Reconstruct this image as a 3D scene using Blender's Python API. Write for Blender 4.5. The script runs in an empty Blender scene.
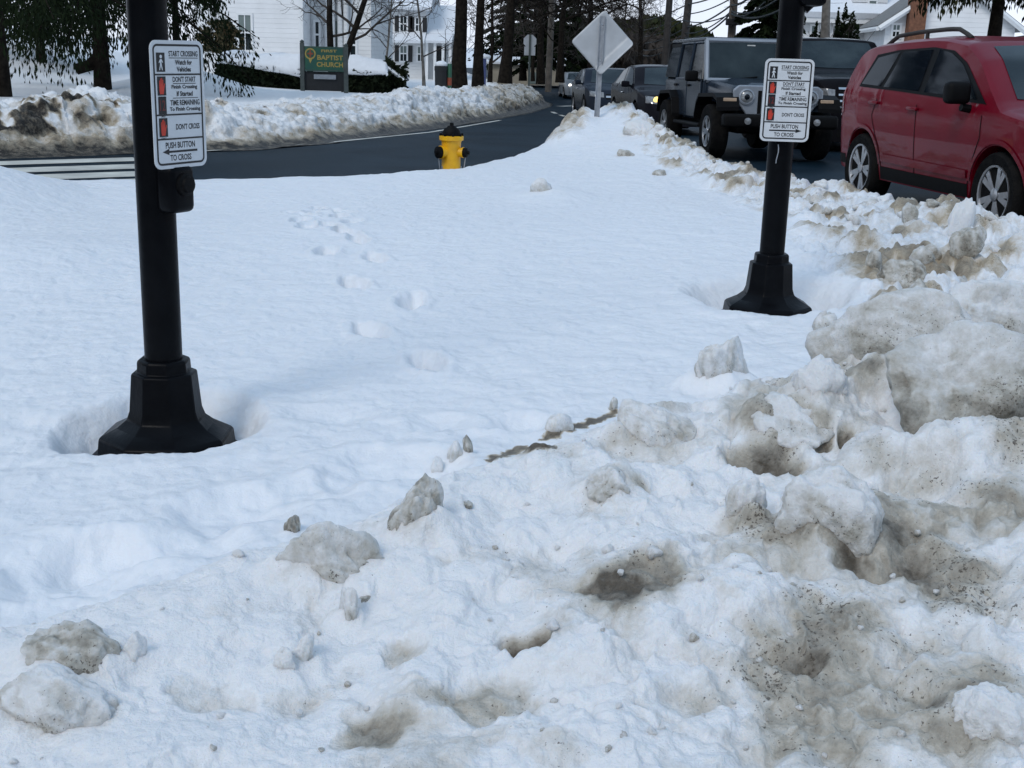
import bpy, bmesh, math, random
import numpy as np
from mathutils import Vector, Matrix
from mathutils.bvhtree import BVHTree
PI = math.pi
R = math.radians
scene = bpy.context.scene
col = scene.collection

# ------------------------------------------------------------------ camera
CAM_F, CAM_PITCH, CAM_ROLL, CAM_H = 1240.0, R(15.25), R(1.6), 1.55
cd = bpy.data.cameras.new('camera')
cam = bpy.data.objects.new('camera', cd)
col.objects.link(cam)
cd.sensor_fit = 'HORIZONTAL'
cd.sensor_width = 36.0
cd.lens = 36.0 * CAM_F / 1024.0
cd.clip_start = 0.05
cd.clip_end = 3000.0
CAM_R = Matrix.Rotation(PI / 2 - CAM_PITCH, 3, 'X') @ Matrix.Rotation(CAM_ROLL, 3, 'Z')
cam.matrix_world = Matrix.Translation((0, 0, CAM_H)) @ CAM_R.to_4x4()
scene.camera = cam

# ------------------------------------------------------------------ light
SUN_EL, SUN_AZ = R(46), R(-148)        # azimuth from +Y, positive towards +X
world = bpy.data.worlds.new('World')
scene.world = world
world.use_nodes = True
wn = world.node_tree
for n in list(wn.nodes):
    wn.nodes.remove(n)
sky = wn.nodes.new('ShaderNodeTexSky')
sky.sky_type = 'NISHITA'
sky.sun_disc = False
sky.sun_elevation = SUN_EL
sky.sun_rotation = SUN_AZ
sky.air_density = 1.0
sky.dust_density = 4.0
sky.ozone_density = 1.0
wb = wn.nodes.new('ShaderNodeBackground')
wo = wn.nodes.new('ShaderNodeOutputWorld')
wb.inputs['Strength'].default_value = 0.10
# thin veil of cloud: the sky colour is washed out by soft noise
tcw = wn.nodes.new('ShaderNodeTexCoord')
cn = wn.nodes.new('ShaderNodeTexNoise')
cn.inputs['Scale'].default_value = 2.2
cn.inputs['Detail'].default_value = 5
cmix = wn.nodes.new('ShaderNodeMix')
cmix.data_type = 'RGBA'
cr = wn.nodes.new('ShaderNodeMapRange')
cr.inputs['From Min'].default_value = 0.3
cr.inputs['From Max'].default_value = 0.7
cr.inputs['To Min'].default_value = 0.6
cr.inputs['To Max'].default_value = 0.95
wn.links.new(tcw.outputs['Generated'], cn.inputs['Vector'])
wn.links.new(cn.outputs['Fac'], cr.inputs['Value'])
wn.links.new(cr.outputs['Result'], cmix.inputs['Factor'])
wn.links.new(sky.outputs['Color'], cmix.inputs['A'])
sx = wn.nodes.new('ShaderNodeSeparateXYZ')
wn.links.new(tcw.outputs['Generated'], sx.inputs[0])
el = wn.nodes.new('ShaderNodeMapRange')          # bright band of thin cloud low down, duller overhead
el.inputs['From Min'].default_value = 0.0
el.inputs['From Max'].default_value = 0.45
wn.links.new(sx.outputs['Z'], el.inputs['Value'])
bright = wn.nodes.new('ShaderNodeMix')
bright.data_type = 'RGBA'
bright.inputs['A'].default_value = (10.6, 11.6, 13.4, 1)
bright.inputs['B'].default_value = (3.7, 5.35, 7.4, 1)
wn.links.new(el.outputs['Result'], bright.inputs['Factor'])
wn.links.new(bright.outputs['Result'], cmix.inputs['B'])
wn.links.new(cmix.outputs['Result'], wb.inputs['Color'])
wn.links.new(wb.outputs['Background'], wo.inputs['Surface'])

sl = bpy.data.lights.new('sun', 'SUN')
sl.energy = 0.9
sl.angle = R(20)
sl.color = (1.0, 0.97, 0.93)
sun = bpy.data.objects.new('sun', sl)
col.objects.link(sun)
sd = Vector((math.sin(SUN_AZ) * math.cos(SUN_EL), math.cos(SUN_AZ) * math.cos(SUN_EL), math.sin(SUN_EL)))
sun.rotation_euler = (-sd).to_track_quat('-Z', 'Y').to_euler()
sun.location = (0, 0, 60)

vs = scene.view_settings
scene.display_settings.display_device = 'sRGB'
vs.view_transform = 'Standard'
vs.look = 'None'
vs.exposure = 0.18
vs.gamma = 1.0
vs.use_curve_mapping = False

# ------------------------------------------------------------------ layout helpers: a point of the photo at a known height or distance
def ray(px, py):
    return CAM_R @ Vector(((px - 512) / CAM_F, -(py - 384) / CAM_F, -1.0))
def at_z(px, py, z=0.0):
    d = ray(px, py)
    t = (z - CAM_H) / d.z
    return Vector((0, 0, CAM_H)) + d * t
def at_y(px, py, Y):
    d = ray(px, py)
    return Vector((0, 0, CAM_H)) + d * (Y / d.y)
def road_z(y, x=4.0):
    """the main road falls away gently from the viewer; the slip road on the left lies level"""
    if y < 20.0:
        t = min(max((x + 1.0) / 3.5, 0.0), 1.0)
        return 0.015 * (20.0 - max(y, 8.0)) * t * t * (3 - 2 * t)
    return -0.025 * (min(y, 70.0) - 20.0)
def at_road(px, py, h=0.0):
    z = h
    for _ in range(14):
        p = at_z(px, py, z)
        z = h + road_z(p.y, p.x)
    return p
def XZ(px, py, Y):
    p = at_y(px, py, Y)
    return p.x, p.z

# ------------------------------------------------------------------ numpy noise
def _hash(ix, iy, seed):
    h = (ix.astype(np.int64) * 374761393 + iy.astype(np.int64) * 668265263 + seed * 974634777) & 0xFFFFFFFF
    h = ((h ^ (h >> 13)) * 1274126177) & 0xFFFFFFFF
    h = h ^ (h >> 16)
    return (h & 0xFFFFFF) / float(0x1000000)
def gnoise(x, y, seed=0):
    x0 = np.floor(x); y0 = np.floor(y)
    fx = x - x0; fy = y - y0
    u = fx * fx * fx * (fx * (fx * 6 - 15) + 10)
    v = fy * fy * fy * (fy * (fy * 6 - 15) + 10)
    def g(dx, dy):
        a = _hash(x0 + dx, y0 + dy, seed) * 2 * np.pi
        return np.cos(a) * (fx - dx) + np.sin(a) * (fy - dy)
    n00, n10, n01, n11 = g(0, 0), g(1, 0), g(0, 1), g(1, 1)
    return ((n00 * (1 - u) + n10 * u) * (1 - v) + (n01 * (1 - u) + n11 * u) * v) * 1.5
def fbm(x, y, seed=0, octv=4, gain=0.5, lac=2.03):
    s = 0; a = 1.0; t = 0
    for o in range(octv):
        s = s + a * gnoise(x + 17.3 * o, y - 9.1 * o, seed + o)
        t += a; a *= gain; x = x * lac; y = y * lac
    return s / t
def lumps(x, y, seed=0, rmin=0.35, rmax=0.75, keep=1.0):
    """rounded clods: each cell holds one hemisphere of its own size"""
    x0 = np.floor(x); y0 = np.floor(y)
    best = np.zeros_like(x)
    for dx in (-1, 0, 1):
        for dy in (-1, 0, 1):
            cx = x0 + dx; cy = y0 + dy
            px = cx + 0.15 + 0.7 * _hash(cx, cy, seed + 1)
            py = cy + 0.15 + 0.7 * _hash(cx, cy, seed + 2)
            r = rmin + (rmax - rmin) * _hash(cx, cy, seed + 3)
            st = 0.6 + 0.8 * _hash(cx, cy, seed + 5)
            r = np.where(_hash(cx, cy, seed + 4) < keep, r, 0.001)
            an = _hash(cx, cy, seed + 6) * np.pi
            ex = (x - px) * np.cos(an) + (y - py) * np.sin(an)
            ey = -(x - px) * np.sin(an) + (y - py) * np.cos(an)
            d2 = (ex * st) ** 2 + (ey / st) ** 2
            h = np.sqrt(np.maximum(0, r * r - d2)) * (0.6 + 0.6 * _hash(cx, cy, seed + 7))
            best = np.maximum(best, h)
    return best
def sstep(a, b, x):
    t = np.clip((x - a) / (b - a), 0, 1)
    return t * t * (3 - 2 * t)

# ------------------------------------------------------------------ mesh helper
class MB:
    def __init__(s):
        s.bm = bmesh.new()
    def quad(s, *pts):
        return s.bm.faces.new([s.bm.verts.new(p) for p in pts])
    poly = quad
    def box(s, c, d, r=0.0, seg=2, rot=None):
        g = bmesh.ops.create_cube(s.bm, size=1.0)
        vs_ = g['verts']
        bmesh.ops.scale(s.bm, vec=d, verts=vs_)
        if r > 0:
            es = list({e for v in vs_ for e in v.link_edges})
            res = bmesh.ops.bevel(s.bm, geom=es, offset=r, segments=seg, profile=0.5, affect='EDGES')
            vs_ = list({v for f in res['faces'] for v in f.verts} | {v for v in vs_ if v.is_valid})
        if rot is not None:
            bmesh.ops.rotate(s.bm, cent=(0, 0, 0), matrix=rot, verts=vs_)
        bmesh.ops.translate(s.bm, vec=c, verts=vs_)
        return vs_
    def b2(s, x0, x1, y0, y1, z0, z1, r=0.0, seg=2):
        return s.box(((x0 + x1) / 2, (y0 + y1) / 2, (z0 + z1) / 2), (abs(x1 - x0), abs(y1 - y0), abs(z1 - z0)), r, seg)
    def tube(s, pts, rad, n=8, caps=True, squash=1.0):
        pts = [Vector(p) for p in pts]
        if not hasattr(rad, '__len__'):
            rad = [rad] * len(pts)
        rings = []
        up = Vector((0, 0, 1))
        for i, p in enumerate(pts):
            a = pts[max(0, i - 1)]; b = pts[min(len(pts) - 1, i + 1)]
            t = (b - a)
            t = t.normalized() if t.length > 1e-9 else Vector((0, 0, 1))
            ref = up if abs(t.z) < 0.95 else Vector((1, 0, 0))
            u = t.cross(ref).normalized(); v = u.cross(t)
            rings.append([s.bm.verts.new(p + (u * math.cos(k * 2 * PI / n) + v * math.sin(k * 2 * PI / n) * squash) * rad[i]) for k in range(n)])
        for a, b in zip(rings, rings[1:]):
            for k in range(n):
                s.bm.faces.new((a[k], a[(k + 1) % n], b[(k + 1) % n], b[k]))
        if caps and n > 2:
            s.bm.faces.new(rings[0][::-1]); s.bm.faces.new(rings[-1])
    def lathe(s, prof, n=24, M=None, a0=0.0):
        """prof: (r, z) from bottom to top, about local z; M moves it"""
        M = M or Matrix.Identity(4)
        rings = []
        for r, z in prof:
            if r < 1e-6:
                rings.append([s.bm.verts.new(M @ Vector((0, 0, z)))])
            else:
                rings.append([s.bm.verts.new(M @ Vector((r * math.cos(a0 + k * 2 * PI / n), r * math.sin(a0 + k * 2 * PI / n), z))) for k in range(n)])
        for a, b in zip(rings, rings[1:]):
            for k in range(n):
                if len(a) == 1 and len(b) == 1: continue
                if len(a) == 1: s.bm.faces.new((a[0], b[(k + 1) % n], b[k]))
                elif len(b) == 1: s.bm.faces.new((a[k], a[(k + 1) % n], b[0]))
                else: s.bm.faces.new((a[k], a[(k + 1) % n], b[(k + 1) % n], b[k]))
        if len(rings[0]) > 1: s.bm.faces.new(rings[0][::-1])
        if len(rings[-1]) > 1: s.bm.faces.new(rings[-1])
    def prism(s, pts, d, M=None):
        """flat outline (x, y) given thickness d along local z"""
        M = M or Matrix.Identity(4)
        a = [s.bm.verts.new(M @ Vector((p[0], p[1], 0))) for p in pts]
        b = [s.bm.verts.new(M @ Vector((p[0], p[1], d))) for p in pts]
        n = len(pts)
        s.bm.faces.new(a[::-1]); s.bm.faces.new(b)
        for k in range(n):
            s.bm.faces.new((a[k], a[(k + 1) % n], b[(k + 1) % n], b[k]))
    def grid(s, P):
        V = [[s.bm.verts.new(p) for p in row] for row in P]
        for i in range(len(V) - 1):
            for j in range(len(V[0]) - 1):
                s.bm.faces.new((V[i][j], V[i + 1][j], V[i + 1][j + 1], V[i][j + 1]))
        return V
    def sphere(s, c, r, sub=2, sc=(1, 1, 1)):
        g = bmesh.ops.create_icosphere(s.bm, subdivisions=sub, radius=r)
        bmesh.ops.scale(s.bm, vec=sc, verts=g['verts'])
        bmesh.ops.translate(s.bm, vec=c, verts=g['verts'])
    def build(s, name, mat, parent=None, smooth=None, fix=True):
        if fix:
            bmesh.ops.recalc_face_normals(s.bm, faces=s.bm.faces)
        me = bpy.data.meshes.new(name)
        s.bm.to_mesh(me); s.bm.free()
        if smooth is True:
            for p in me.polygons: p.use_smooth = True
        elif smooth:
            for p in me.polygons: p.use_smooth = True
            me.set_sharp_from_angle(angle=R(smooth))
        o = bpy.data.objects.new(name, me)
        col.objects.link(o)
        me.materials.append(mat)
        if parent is not None: o.parent = parent
        return o
def npmesh(name, V, F, mat, parent=None, smooth=True, attrs=None):
    """big meshes straight from arrays; F is (n, k)"""
    me = bpy.data.meshes.new(name)
    V = np.asarray(V, dtype=np.float32); F = np.asarray(F, dtype=np.int32)
    n, k = F.shape
    me.vertices.add(len(V)); me.vertices.foreach_set('co', V.ravel())
    me.loops.add(n * k); me.loops.foreach_set('vertex_index', F.ravel())
    me.polygons.add(n)
    me.polygons.foreach_set('loop_start', np.arange(0, n * k, k, dtype=np.int32))
    if smooth: me.polygons.foreach_set('use_smooth', np.ones(n, dtype=bool))
    me.update(calc_edges=True); me.validate()
    for an, av in (attrs or {}).items():
        a = me.attributes.new(an, 'FLOAT', 'POINT')
        a.data.foreach_set('value', np.asarray(av, dtype=np.float32))
    o = bpy.data.objects.new(name, me)
    col.objects.link(o)
    me.materials.append(mat)
    if parent is not None: o.parent = parent
    return o
def thing(name, label, cat, loc=(0, 0, 0), rz=0.0, group=None):
    o = bpy.data.objects.new(name, None)
    o.empty_display_size = 0.2
    col.objects.link(o)
    o.location = loc; o.rotation_euler = (0, 0, rz)
    return tag(o, label, cat, group)
def tag(o, label, cat, group=None):
    o['label'] = label; o['category'] = cat
    if group: o['group'] = group
    return o
def structure(o, kind='structure'):
    o['kind'] = kind
    return o

# ------------------------------------------------------------------ materials
def mat(name, c, rough=0.6, metal=0.0, var=0.0, scale=8.0, c2=None, bump=0.0, bscale=60.0, coat=0.0, emit=None, spec=None, detail=4, lo=0.35, hi=0.65):
    m = bpy.data.materials.new(name)
    m.use_nodes = True
    nt = m.node_tree
    b = nt.nodes['Principled BSDF']
    b.inputs['Base Color'].default_value = (*c, 1)
    b.inputs['Roughness'].default_value = rough
    b.inputs['Metallic'].default_value = metal
    if spec is not None: b.inputs['Specular IOR Level'].default_value = spec
    if coat:
        b.inputs['Coat Weight'].default_value = coat
        b.inputs['Coat Roughness'].default_value = 0.025
    tc = nt.nodes.new('ShaderNodeTexCoord')
    if c2 is None and var > 0:
        c2 = tuple(max(0, x * (1 - var)) for x in c)
    if c2 is not None:
        n = nt.nodes.new('ShaderNodeTexNoise')
        n.inputs['Scale'].default_value = scale
        n.inputs['Detail'].default_value = detail
        nt.links.new(tc.outputs['Object'], n.inputs['Vector'])
        mr = nt.nodes.new('ShaderNodeMapRange')
        mr.inputs['From Min'].default_value = lo; mr.inputs['From Max'].default_value = hi
        nt.links.new(n.outputs['Fac'], mr.inputs['Value'])
        mx = nt.nodes.new('ShaderNodeMix'); mx.data_type = 'RGBA'
        mx.inputs['A'].default_value = (*c, 1); mx.inputs['B'].default_value = (*c2, 1)
        nt.links.new(mr.outputs['Result'], mx.inputs['Factor'])
        nt.links.new(mx.outputs['Result'], b.inputs['Base Color'])
    if bump:
        n2 = nt.nodes.new('ShaderNodeTexNoise')
        n2.inputs['Scale'].default_value = bscale; n2.inputs['Detail'].default_value = 4
        nt.links.new(tc.outputs['Object'], n2.inputs['Vector'])
        bp = nt.nodes.new('ShaderNodeBump')
        bp.inputs['Strength'].default_value = bump; bp.inputs['Distance'].default_value = 0.02
        nt.links.new(n2.outputs['Fac'], bp.inputs['Height'])
        nt.links.new(bp.outputs['Normal'], b.inputs['Normal'])
    if emit:
        b.inputs['Emission Color'].default_value = (*emit[0], 1)
        b.inputs['Emission Strength'].default_value = emit[1]
    return m

def snow_mat(name, clean, grime, soil, scale=1.0, bump=0.35, sub=0.0, pits=0.0):
    """snow with road dirt: the point attribute 'dirt' (0..1) says how much grit lies there"""
    m = bpy.data.materials.new(name)
    m.use_nodes = True
    nt = m.node_tree; L = nt.links; N = nt.nodes
    b = N['Principled BSDF']
    b.inputs['Roughness'].default_value = 0.5
    b.inputs['Specular IOR Level'].default_value = 0.35
    if sub:
        b.inputs['Subsurface Weight'].default_value = sub
        b.inputs['Subsurface Radius'].default_value = (0.02, 0.025, 0.03)
        b.inputs['Subsurface Scale'].default_value = 1.0
    tc = N.new('ShaderNodeTexCoord')
    at = N.new('ShaderNodeAttribute'); at.attribute_name = 'dirt'
    def noise(s, d=5):
        n = N.new('ShaderNodeTexNoise'); n.inputs['Scale'].default_value = s * scale; n.inputs['Detail'].default_value = d
        n.inputs['Roughness'].default_value = 0.6
        L.new(tc.outputs['Object'], n.inputs['Vector']); return n
    def math_(op, a, bb, c=None):
        q = N.new('ShaderNodeMath'); q.operation = op; q.use_clamp = False
        for i, v in enumerate((a, bb, c)):
            if v is None: continue
            if isinstance(v, (int, float)): q.inputs[i].default_value = v
            else: L.new(v, q.inputs[i])
        return q.outputs[0]
    def rng(v, a, bb, c=0.0, d=1.0):
        q = N.new('ShaderNodeMapRange'); q.inputs['From Min'].default_value = a; q.inputs['From Max'].default_value = bb
        q.inputs['To Min'].default_value = c; q.inputs['To Max'].default_value = d
        L.new(v, q.inputs['Value']); return q.outputs['Result']
    n1 = noise(14); n2 = noise(55, 6)
    # break the dirt mask up with two sizes of noise
    f = math_('MULTIPLY_ADD', math_('SUBTRACT', n1.outputs['Fac'], 0.5), 0.9, at.outputs['Fac'])
    f = math_('MULTIPLY_ADD', math_('SUBTRACT', n2.outputs['Fac'], 0.5), 0.5, f)
    f = math_('MULTIPLY', f, rng(at.outputs['Fac'], 0.0, 0.18))
    g1 = rng(f, 0.13, 0.78)
    g2 = rng(f, 0.72, 1.3)
    mx = N.new('ShaderNodeMix'); mx.data_type = 'RGBA'
    mx.inputs['A'].default_value = (*clean, 1); mx.inputs['B'].default_value = (*grime, 1)
    L.new(g1, mx.inputs['Factor'])
    mx2 = N.new('ShaderNodeMix'); mx2.data_type = 'RGBA'
    L.new(mx.outputs['Result'], mx2.inputs['A']); mx2.inputs['B'].default_value = (*soil, 1)
    L.new(g2, mx2.inputs['Factor'])
    # grit: small dark specks, many where dirty, very few where clean
    patch = noise(5, 3); gr = noise(120, 3); gr2 = noise(300, 2)
    dens = math_('MULTIPLY', rng(at.outputs['Fac'], 0.06, 0.6, 0.0, 1.0), rng(patch.outputs['Fac'], 0.40, 0.68, 0.0, 1.0))
    lvl = math_('MULTIPLY_ADD', dens, -0.16, 0.745)
    speck = rng(math_('SUBTRACT', math_('MULTIPLY_ADD', gr2.outputs['Fac'], 0.25, math_('MULTIPLY', gr.outputs['Fac'], 0.85)), lvl), 0.0, 0.03)
    speck = math_('MULTIPLY', speck, rng(dens, 0.0, 0.08))
    mx3 = N.new('ShaderNodeMix'); mx3.data_type = 'RGBA'
    L.new(mx2.outputs['Result'], mx3.inputs['A']); mx3.inputs['B'].default_value = (0.07, 0.055, 0.042, 1)
    L.new(math_('MULTIPLY', speck, 0.8), mx3.inputs['Factor'])
    L.new(mx3.outputs['Result'], b.inputs['Base Color'])
    nb = noise(38, 6); nb2 = noise(160, 3)
    hb = math_('MULTIPLY_ADD', nb2.outputs['Fac'], 0.35, nb.outputs['Fac'])
    bp = N.new('ShaderNodeBump'); bp.inputs['Strength'].default_value = bump; bp.inputs['Distance'].default_value = 0.03
    L.new(hb, bp.inputs['Height'])
    if pits:
        n5 = noise(5.5, 2); n6 = noise(13, 2)
        h5 = math_('MULTIPLY_ADD', rng(n6.outputs['Fac'], 0.45, 0.75), 0.35, rng(n5.outputs['Fac'], 0.38, 0.62))
        b5 = N.new('ShaderNodeBump'); b5.inputs['Strength'].default_value = pits; b5.inputs['Distance'].default_value = 0.03
        L.new(h5, b5.inputs['Height']); L.new(b5.outputs['Normal'], bp.inputs['Normal'])
    L.new(bp.outputs['Normal'], b.inputs['Normal'])
    return m

SNOW = (0.80, 0.82, 0.85)
M = {}
M['lawn'] = snow_mat('lawn_snow', SNOW, (0.47, 0.40, 0.30), (0.12, 0.10, 0.075), bump=0.22, sub=0.25, pits=0.34)
M['bank'] = snow_mat('plowed_snow', (0.83, 0.835, 0.845), (0.50, 0.465, 0.40), (0.11, 0.092, 0.07), bump=0.5, sub=0.45)
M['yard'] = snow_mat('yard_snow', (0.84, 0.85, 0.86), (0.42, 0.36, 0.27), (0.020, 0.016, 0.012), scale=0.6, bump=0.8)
M['cap'] = mat('snow_cap', SNOW, 0.55, var=0.06, bump=0.3, bscale=12)
M['asphalt'] = mat('wet_asphalt', (0.005, 0.013, 0.021), 0.5, c2=(0.012, 0.024, 0.036), scale=0.8, bump=0.25, bscale=90, detail=9, spec=0.035)
M['roadpaint'] = mat('road_paint', (0.66, 0.65, 0.58), 0.6, c2=(0.42, 0.41, 0.37), scale=2.0)
M['black'] = mat('black_pole_paint', (0.003, 0.0032, 0.0042), 0.32, c2=(0.005, 0.0056, 0.007), scale=9, bump=0.06, bscale=40, spec=0.07)
M['plastic'] = mat('black_plastic', (0.0045, 0.0045, 0.005), 0.6, var=0.3, scale=20, spec=0.12)
M['rubber'] = mat('tyre_rubber', (0.006, 0.006, 0.0065), 0.9, c2=(0.012, 0.0115, 0.011), scale=14, bump=0.3, spec=0.08)
M['alloy'] = mat('alloy_rim', (0.55, 0.56, 0.58), 0.3, 0.85, var=0.25, scale=12)
M['galv'] = mat('galvanised_steel', (0.36, 0.38, 0.41), 0.5, 0.4, var=0.25, scale=14)
M['alu'] = mat('sheet_aluminium', (0.47, 0.49, 0.51), 0.5, 0.25, var=0.14, scale=5)
M['signwhite'] = mat('sign_white', (0.66, 0.68, 0.70), 0.45, var=0.07, scale=18)
M['signblack'] = mat('sign_black', (0.008, 0.008, 0.01), 0.5)
M['signred'] = mat('sign_orange_red', (0.62, 0.045, 0.02), 0.5, var=0.15)
M['signdark'] = mat('sign_dark_red', (0.12, 0.012, 0.01), 0.5)
M['hydyellow'] = mat('hydrant_yellow', (0.85, 0.46, 0.004), 0.42, c2=(0.72, 0.36, 0.006), scale=9, bump=0.1)
M['darkbark'] = mat('dark_bark', (0.009, 0.0075, 0.0065), 0.95, c2=(0.022, 0.018, 0.014), scale=9, bump=0.8, bscale=18, spec=0.05)
M['greybark'] = mat('grey_bark', (0.17, 0.155, 0.135), 0.9, c2=(0.09, 0.08, 0.07), scale=6, bump=0.8, bscale=14)
M['twig'] = mat('twig_bark', (0.045, 0.034, 0.026), 0.9, var=0.5, scale=3)
M['needle'] = mat('dark_needles', (0.006, 0.011, 0.005), 0.8, c2=(0.016, 0.024, 0.010), scale=1.5, spec=0.05)
M['needle2'] = mat('olive_needles', (0.016, 0.023, 0.010), 0.8, c2=(0.036, 0.036, 0.015), scale=1.2, spec=0.05)
M['hedge'] = mat('hedge_leaves', (0.008, 0.012, 0.007), 0.8, c2=(0.018, 0.024, 0.012), scale=4, spec=0.05)
M['dryleaf'] = mat('dry_leaves', (0.10, 0.065, 0.025), 0.8, c2=(0.05, 0.05, 0.02), scale=4)
M['polewood'] = mat('pole_wood', (0.13, 0.11, 0.09), 0.9, c2=(0.07, 0.06, 0.05), scale=5, bump=0.4)
M['darkpole'] = mat('dark_pole_wood', (0.045, 0.04, 0.037), 0.9, var=0.4, scale=5)
M['wire'] = mat('cable', (0.004, 0.012, 0.014), 0.6)
M['white'] = mat('white_trim', (0.78, 0.79, 0.79), 0.5, var=0.06, scale=2)
M['shingle'] = mat('grey_shingle', (0.22, 0.22, 0.21), 0.9, c2=(0.14, 0.14, 0.14), scale=7)
M['brick'] = mat('red_brick', (0.20, 0.085, 0.045), 0.85, c2=(0.13, 0.055, 0.03), scale=9, bump=0.3)
M['pane'] = mat('window_pane', (0.012, 0.02, 0.022), 0.08, var=0.3, scale=1.0)
M['blind'] = mat('window_blind', (0.16, 0.20, 0.19), 0.6, var=0.15, scale=2)
M['shutter'] = mat('black_shutter', (0.010, 0.011, 0.013), 0.6, var=0.3)
M['beige'] = mat('beige_siding', (0.36, 0.32, 0.25), 0.8, var=0.2, scale=2)
M['signgreen'] = mat('sign_green', (0.018, 0.10, 0.05), 0.55, c2=(0.012, 0.07, 0.055), scale=2)
M['gold'] = mat('sign_gold', (0.42, 0.31, 0.07), 0.5, c2=(0.30, 0.22, 0.06), scale=20)
M['postgreen'] = mat('grey_green_post', (0.07, 0.085, 0.08), 0.7, var=0.3)
M['bluebox'] = mat('blue_metal', (0.06, 0.08, 0.20), 0.5, var=0.2)
M['terracotta'] = mat('terracotta', (0.30, 0.07, 0.035), 0.8, var=0.3)
M['glass'] = mat('car_glass', (0.004, 0.006, 0.010), 0.05, c2=(0.006, 0.010, 0.014), scale=2.0, spec=0.16)
M['screen'] = mat('windshield_glass', (0.006, 0.013, 0.017), 0.05, c2=(0.035, 0.05, 0.055), scale=1.6, spec=0.35, lo=0.45, hi=0.75)
M['lens'] = mat('headlamp_lens', (0.32, 0.33, 0.34), 0.12, 0.3, var=0.4, scale=14)
M['lamp'] = mat('lit_headlamp', (0.9, 0.9, 0.9), 0.2, emit=((1.0, 0.95, 0.82), 2.0))
M['amberlamp'] = mat('lit_amber_lamp', (0.9, 0.7, 0.2), 0.2, emit=((1.0, 0.72, 0.22), 1.3))
M['amber'] = mat('amber_lens', (0.50, 0.36, 0.25), 0.25, var=0.2)
M['redlens'] = mat('tail_lamp_lens', (0.30, 0.05, 0.055), 0.15, var=0.3, coat=0.5)
M['redpaint'] = mat('red_car_paint', (0.16, 0.0008, 0.011), 0.35, c2=(0.13, 0.0008, 0.009), scale=1.6, spec=0.12, coat=0.3)
M['navypaint'] = mat('dark_car_paint', (0.010, 0.010, 0.014), 0.14, c2=(0.02, 0.02, 0.025), scale=1.5, spec=0.025)
M['bluepaint'] = mat('slate_car_paint', (0.018, 0.026, 0.040), 0.14, c2=(0.03, 0.036, 0.05), scale=1.5, spec=0.025)
M['jeeppaint'] = mat('grey_blue_paint', (0.022, 0.032, 0.047), 0.2, 0.0, c2=(0.014, 0.021, 0.032), scale=2.2, spec=0.14)
M['jeepsilver'] = mat('silver_frame_paint', (0.30, 0.33, 0.37), 0.35, 0.3, var=0.12, scale=4, coat=0.4)
M['silverpaint'] = mat('silver_car_paint', (0.34, 0.36, 0.38), 0.35, 0.3, var=0.1, scale=2, coat=0.7)
M['truckpaint'] = mat('black_car_paint', (0.006, 0.006, 0.008), 0.14, c2=(0.012, 0.012, 0.014), scale=1.5, spec=0.025)
M['chrome'] = mat('chrome_trim', (0.6, 0.62, 0.64), 0.18, 0.95, var=0.1)
M['paper'] = mat('sticker_paper', (0.6, 0.6, 0.58), 0.7, var=0.1)
M['plate'] = mat('plate_white', (0.6, 0.62, 0.64), 0.5, var=0.1)

def siding_mat(name, c, pitch=0.11):
    m = mat(name, c, 0.6, var=0.08, scale=1.5)
    nt = m.node_tree; b = nt.nodes['Principled BSDF']
    tc = nt.nodes.new('ShaderNodeTexCoord')
    sx = nt.nodes.new('ShaderNodeSeparateXYZ'); nt.links.new(tc.outputs['Object'], sx.inputs[0])
    a = nt.nodes.new('ShaderNodeMath'); a.operation = 'DIVIDE'; a.inputs[1].default_value = pitch
    nt.links.new(sx.outputs['Z'], a.inputs[0])
    f = nt.nodes.new('ShaderNodeMath'); f.operation = 'FRACT'; nt.links.new(a.outputs[0], f.inputs[0])
    bp = nt.nodes.new('ShaderNodeBump'); bp.inputs['Strength'].default_value = 1.0; bp.inputs['Distance'].default_value = 0.05
    bp.invert = True
    nt.links.new(f.outputs[0], bp.inputs['Height']); nt.links.new(bp.outputs['Normal'], b.inputs['Normal'])
    return m
M['siding'] = siding_mat('white_clapboard', (0.76, 0.77, 0.78), 0.20)
M['siding2'] = siding_mat('pale_clapboard', (0.70, 0.71, 0.71), 0.18)
# ================================================================== THE GROUND, ROADS AND SNOW
def flat(name, pts, z, m):
    b = MB(); b.poly(*[(x, y, z) for x, y in pts])
    return structure(b.build(name, m, fix=False))
flat('ground', [(-900, -300), (900, -300), (900, 1500), (-900, 1500)], -2.2, M['cap'])
b = MB()
b.grid([[(x, y, road_z(y, x)) for x in (-80, -40, -10, -5, -2.5, -1, -.5, 0, .5, 1, 1.5, 2, 2.5, 4, 8, 12.5)] for y in (-4, 2, 5, 8, 11, 14, 17, 20, 25, 30, 40, 50, 60, 70, 160)])
structure(b.build('road', M['asphalt'], smooth=True))
def road_za(y, x=4.0):
    t = np.clip((x + 1.0) / 3.5, 0, 1)
    return np.where(y < 20, 0.015 * (20.0 - np.maximum(y, 8.0)) * t * t * (3 - 2 * t), -0.025 * (np.minimum(y, 70.0) - 20.0))

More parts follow.
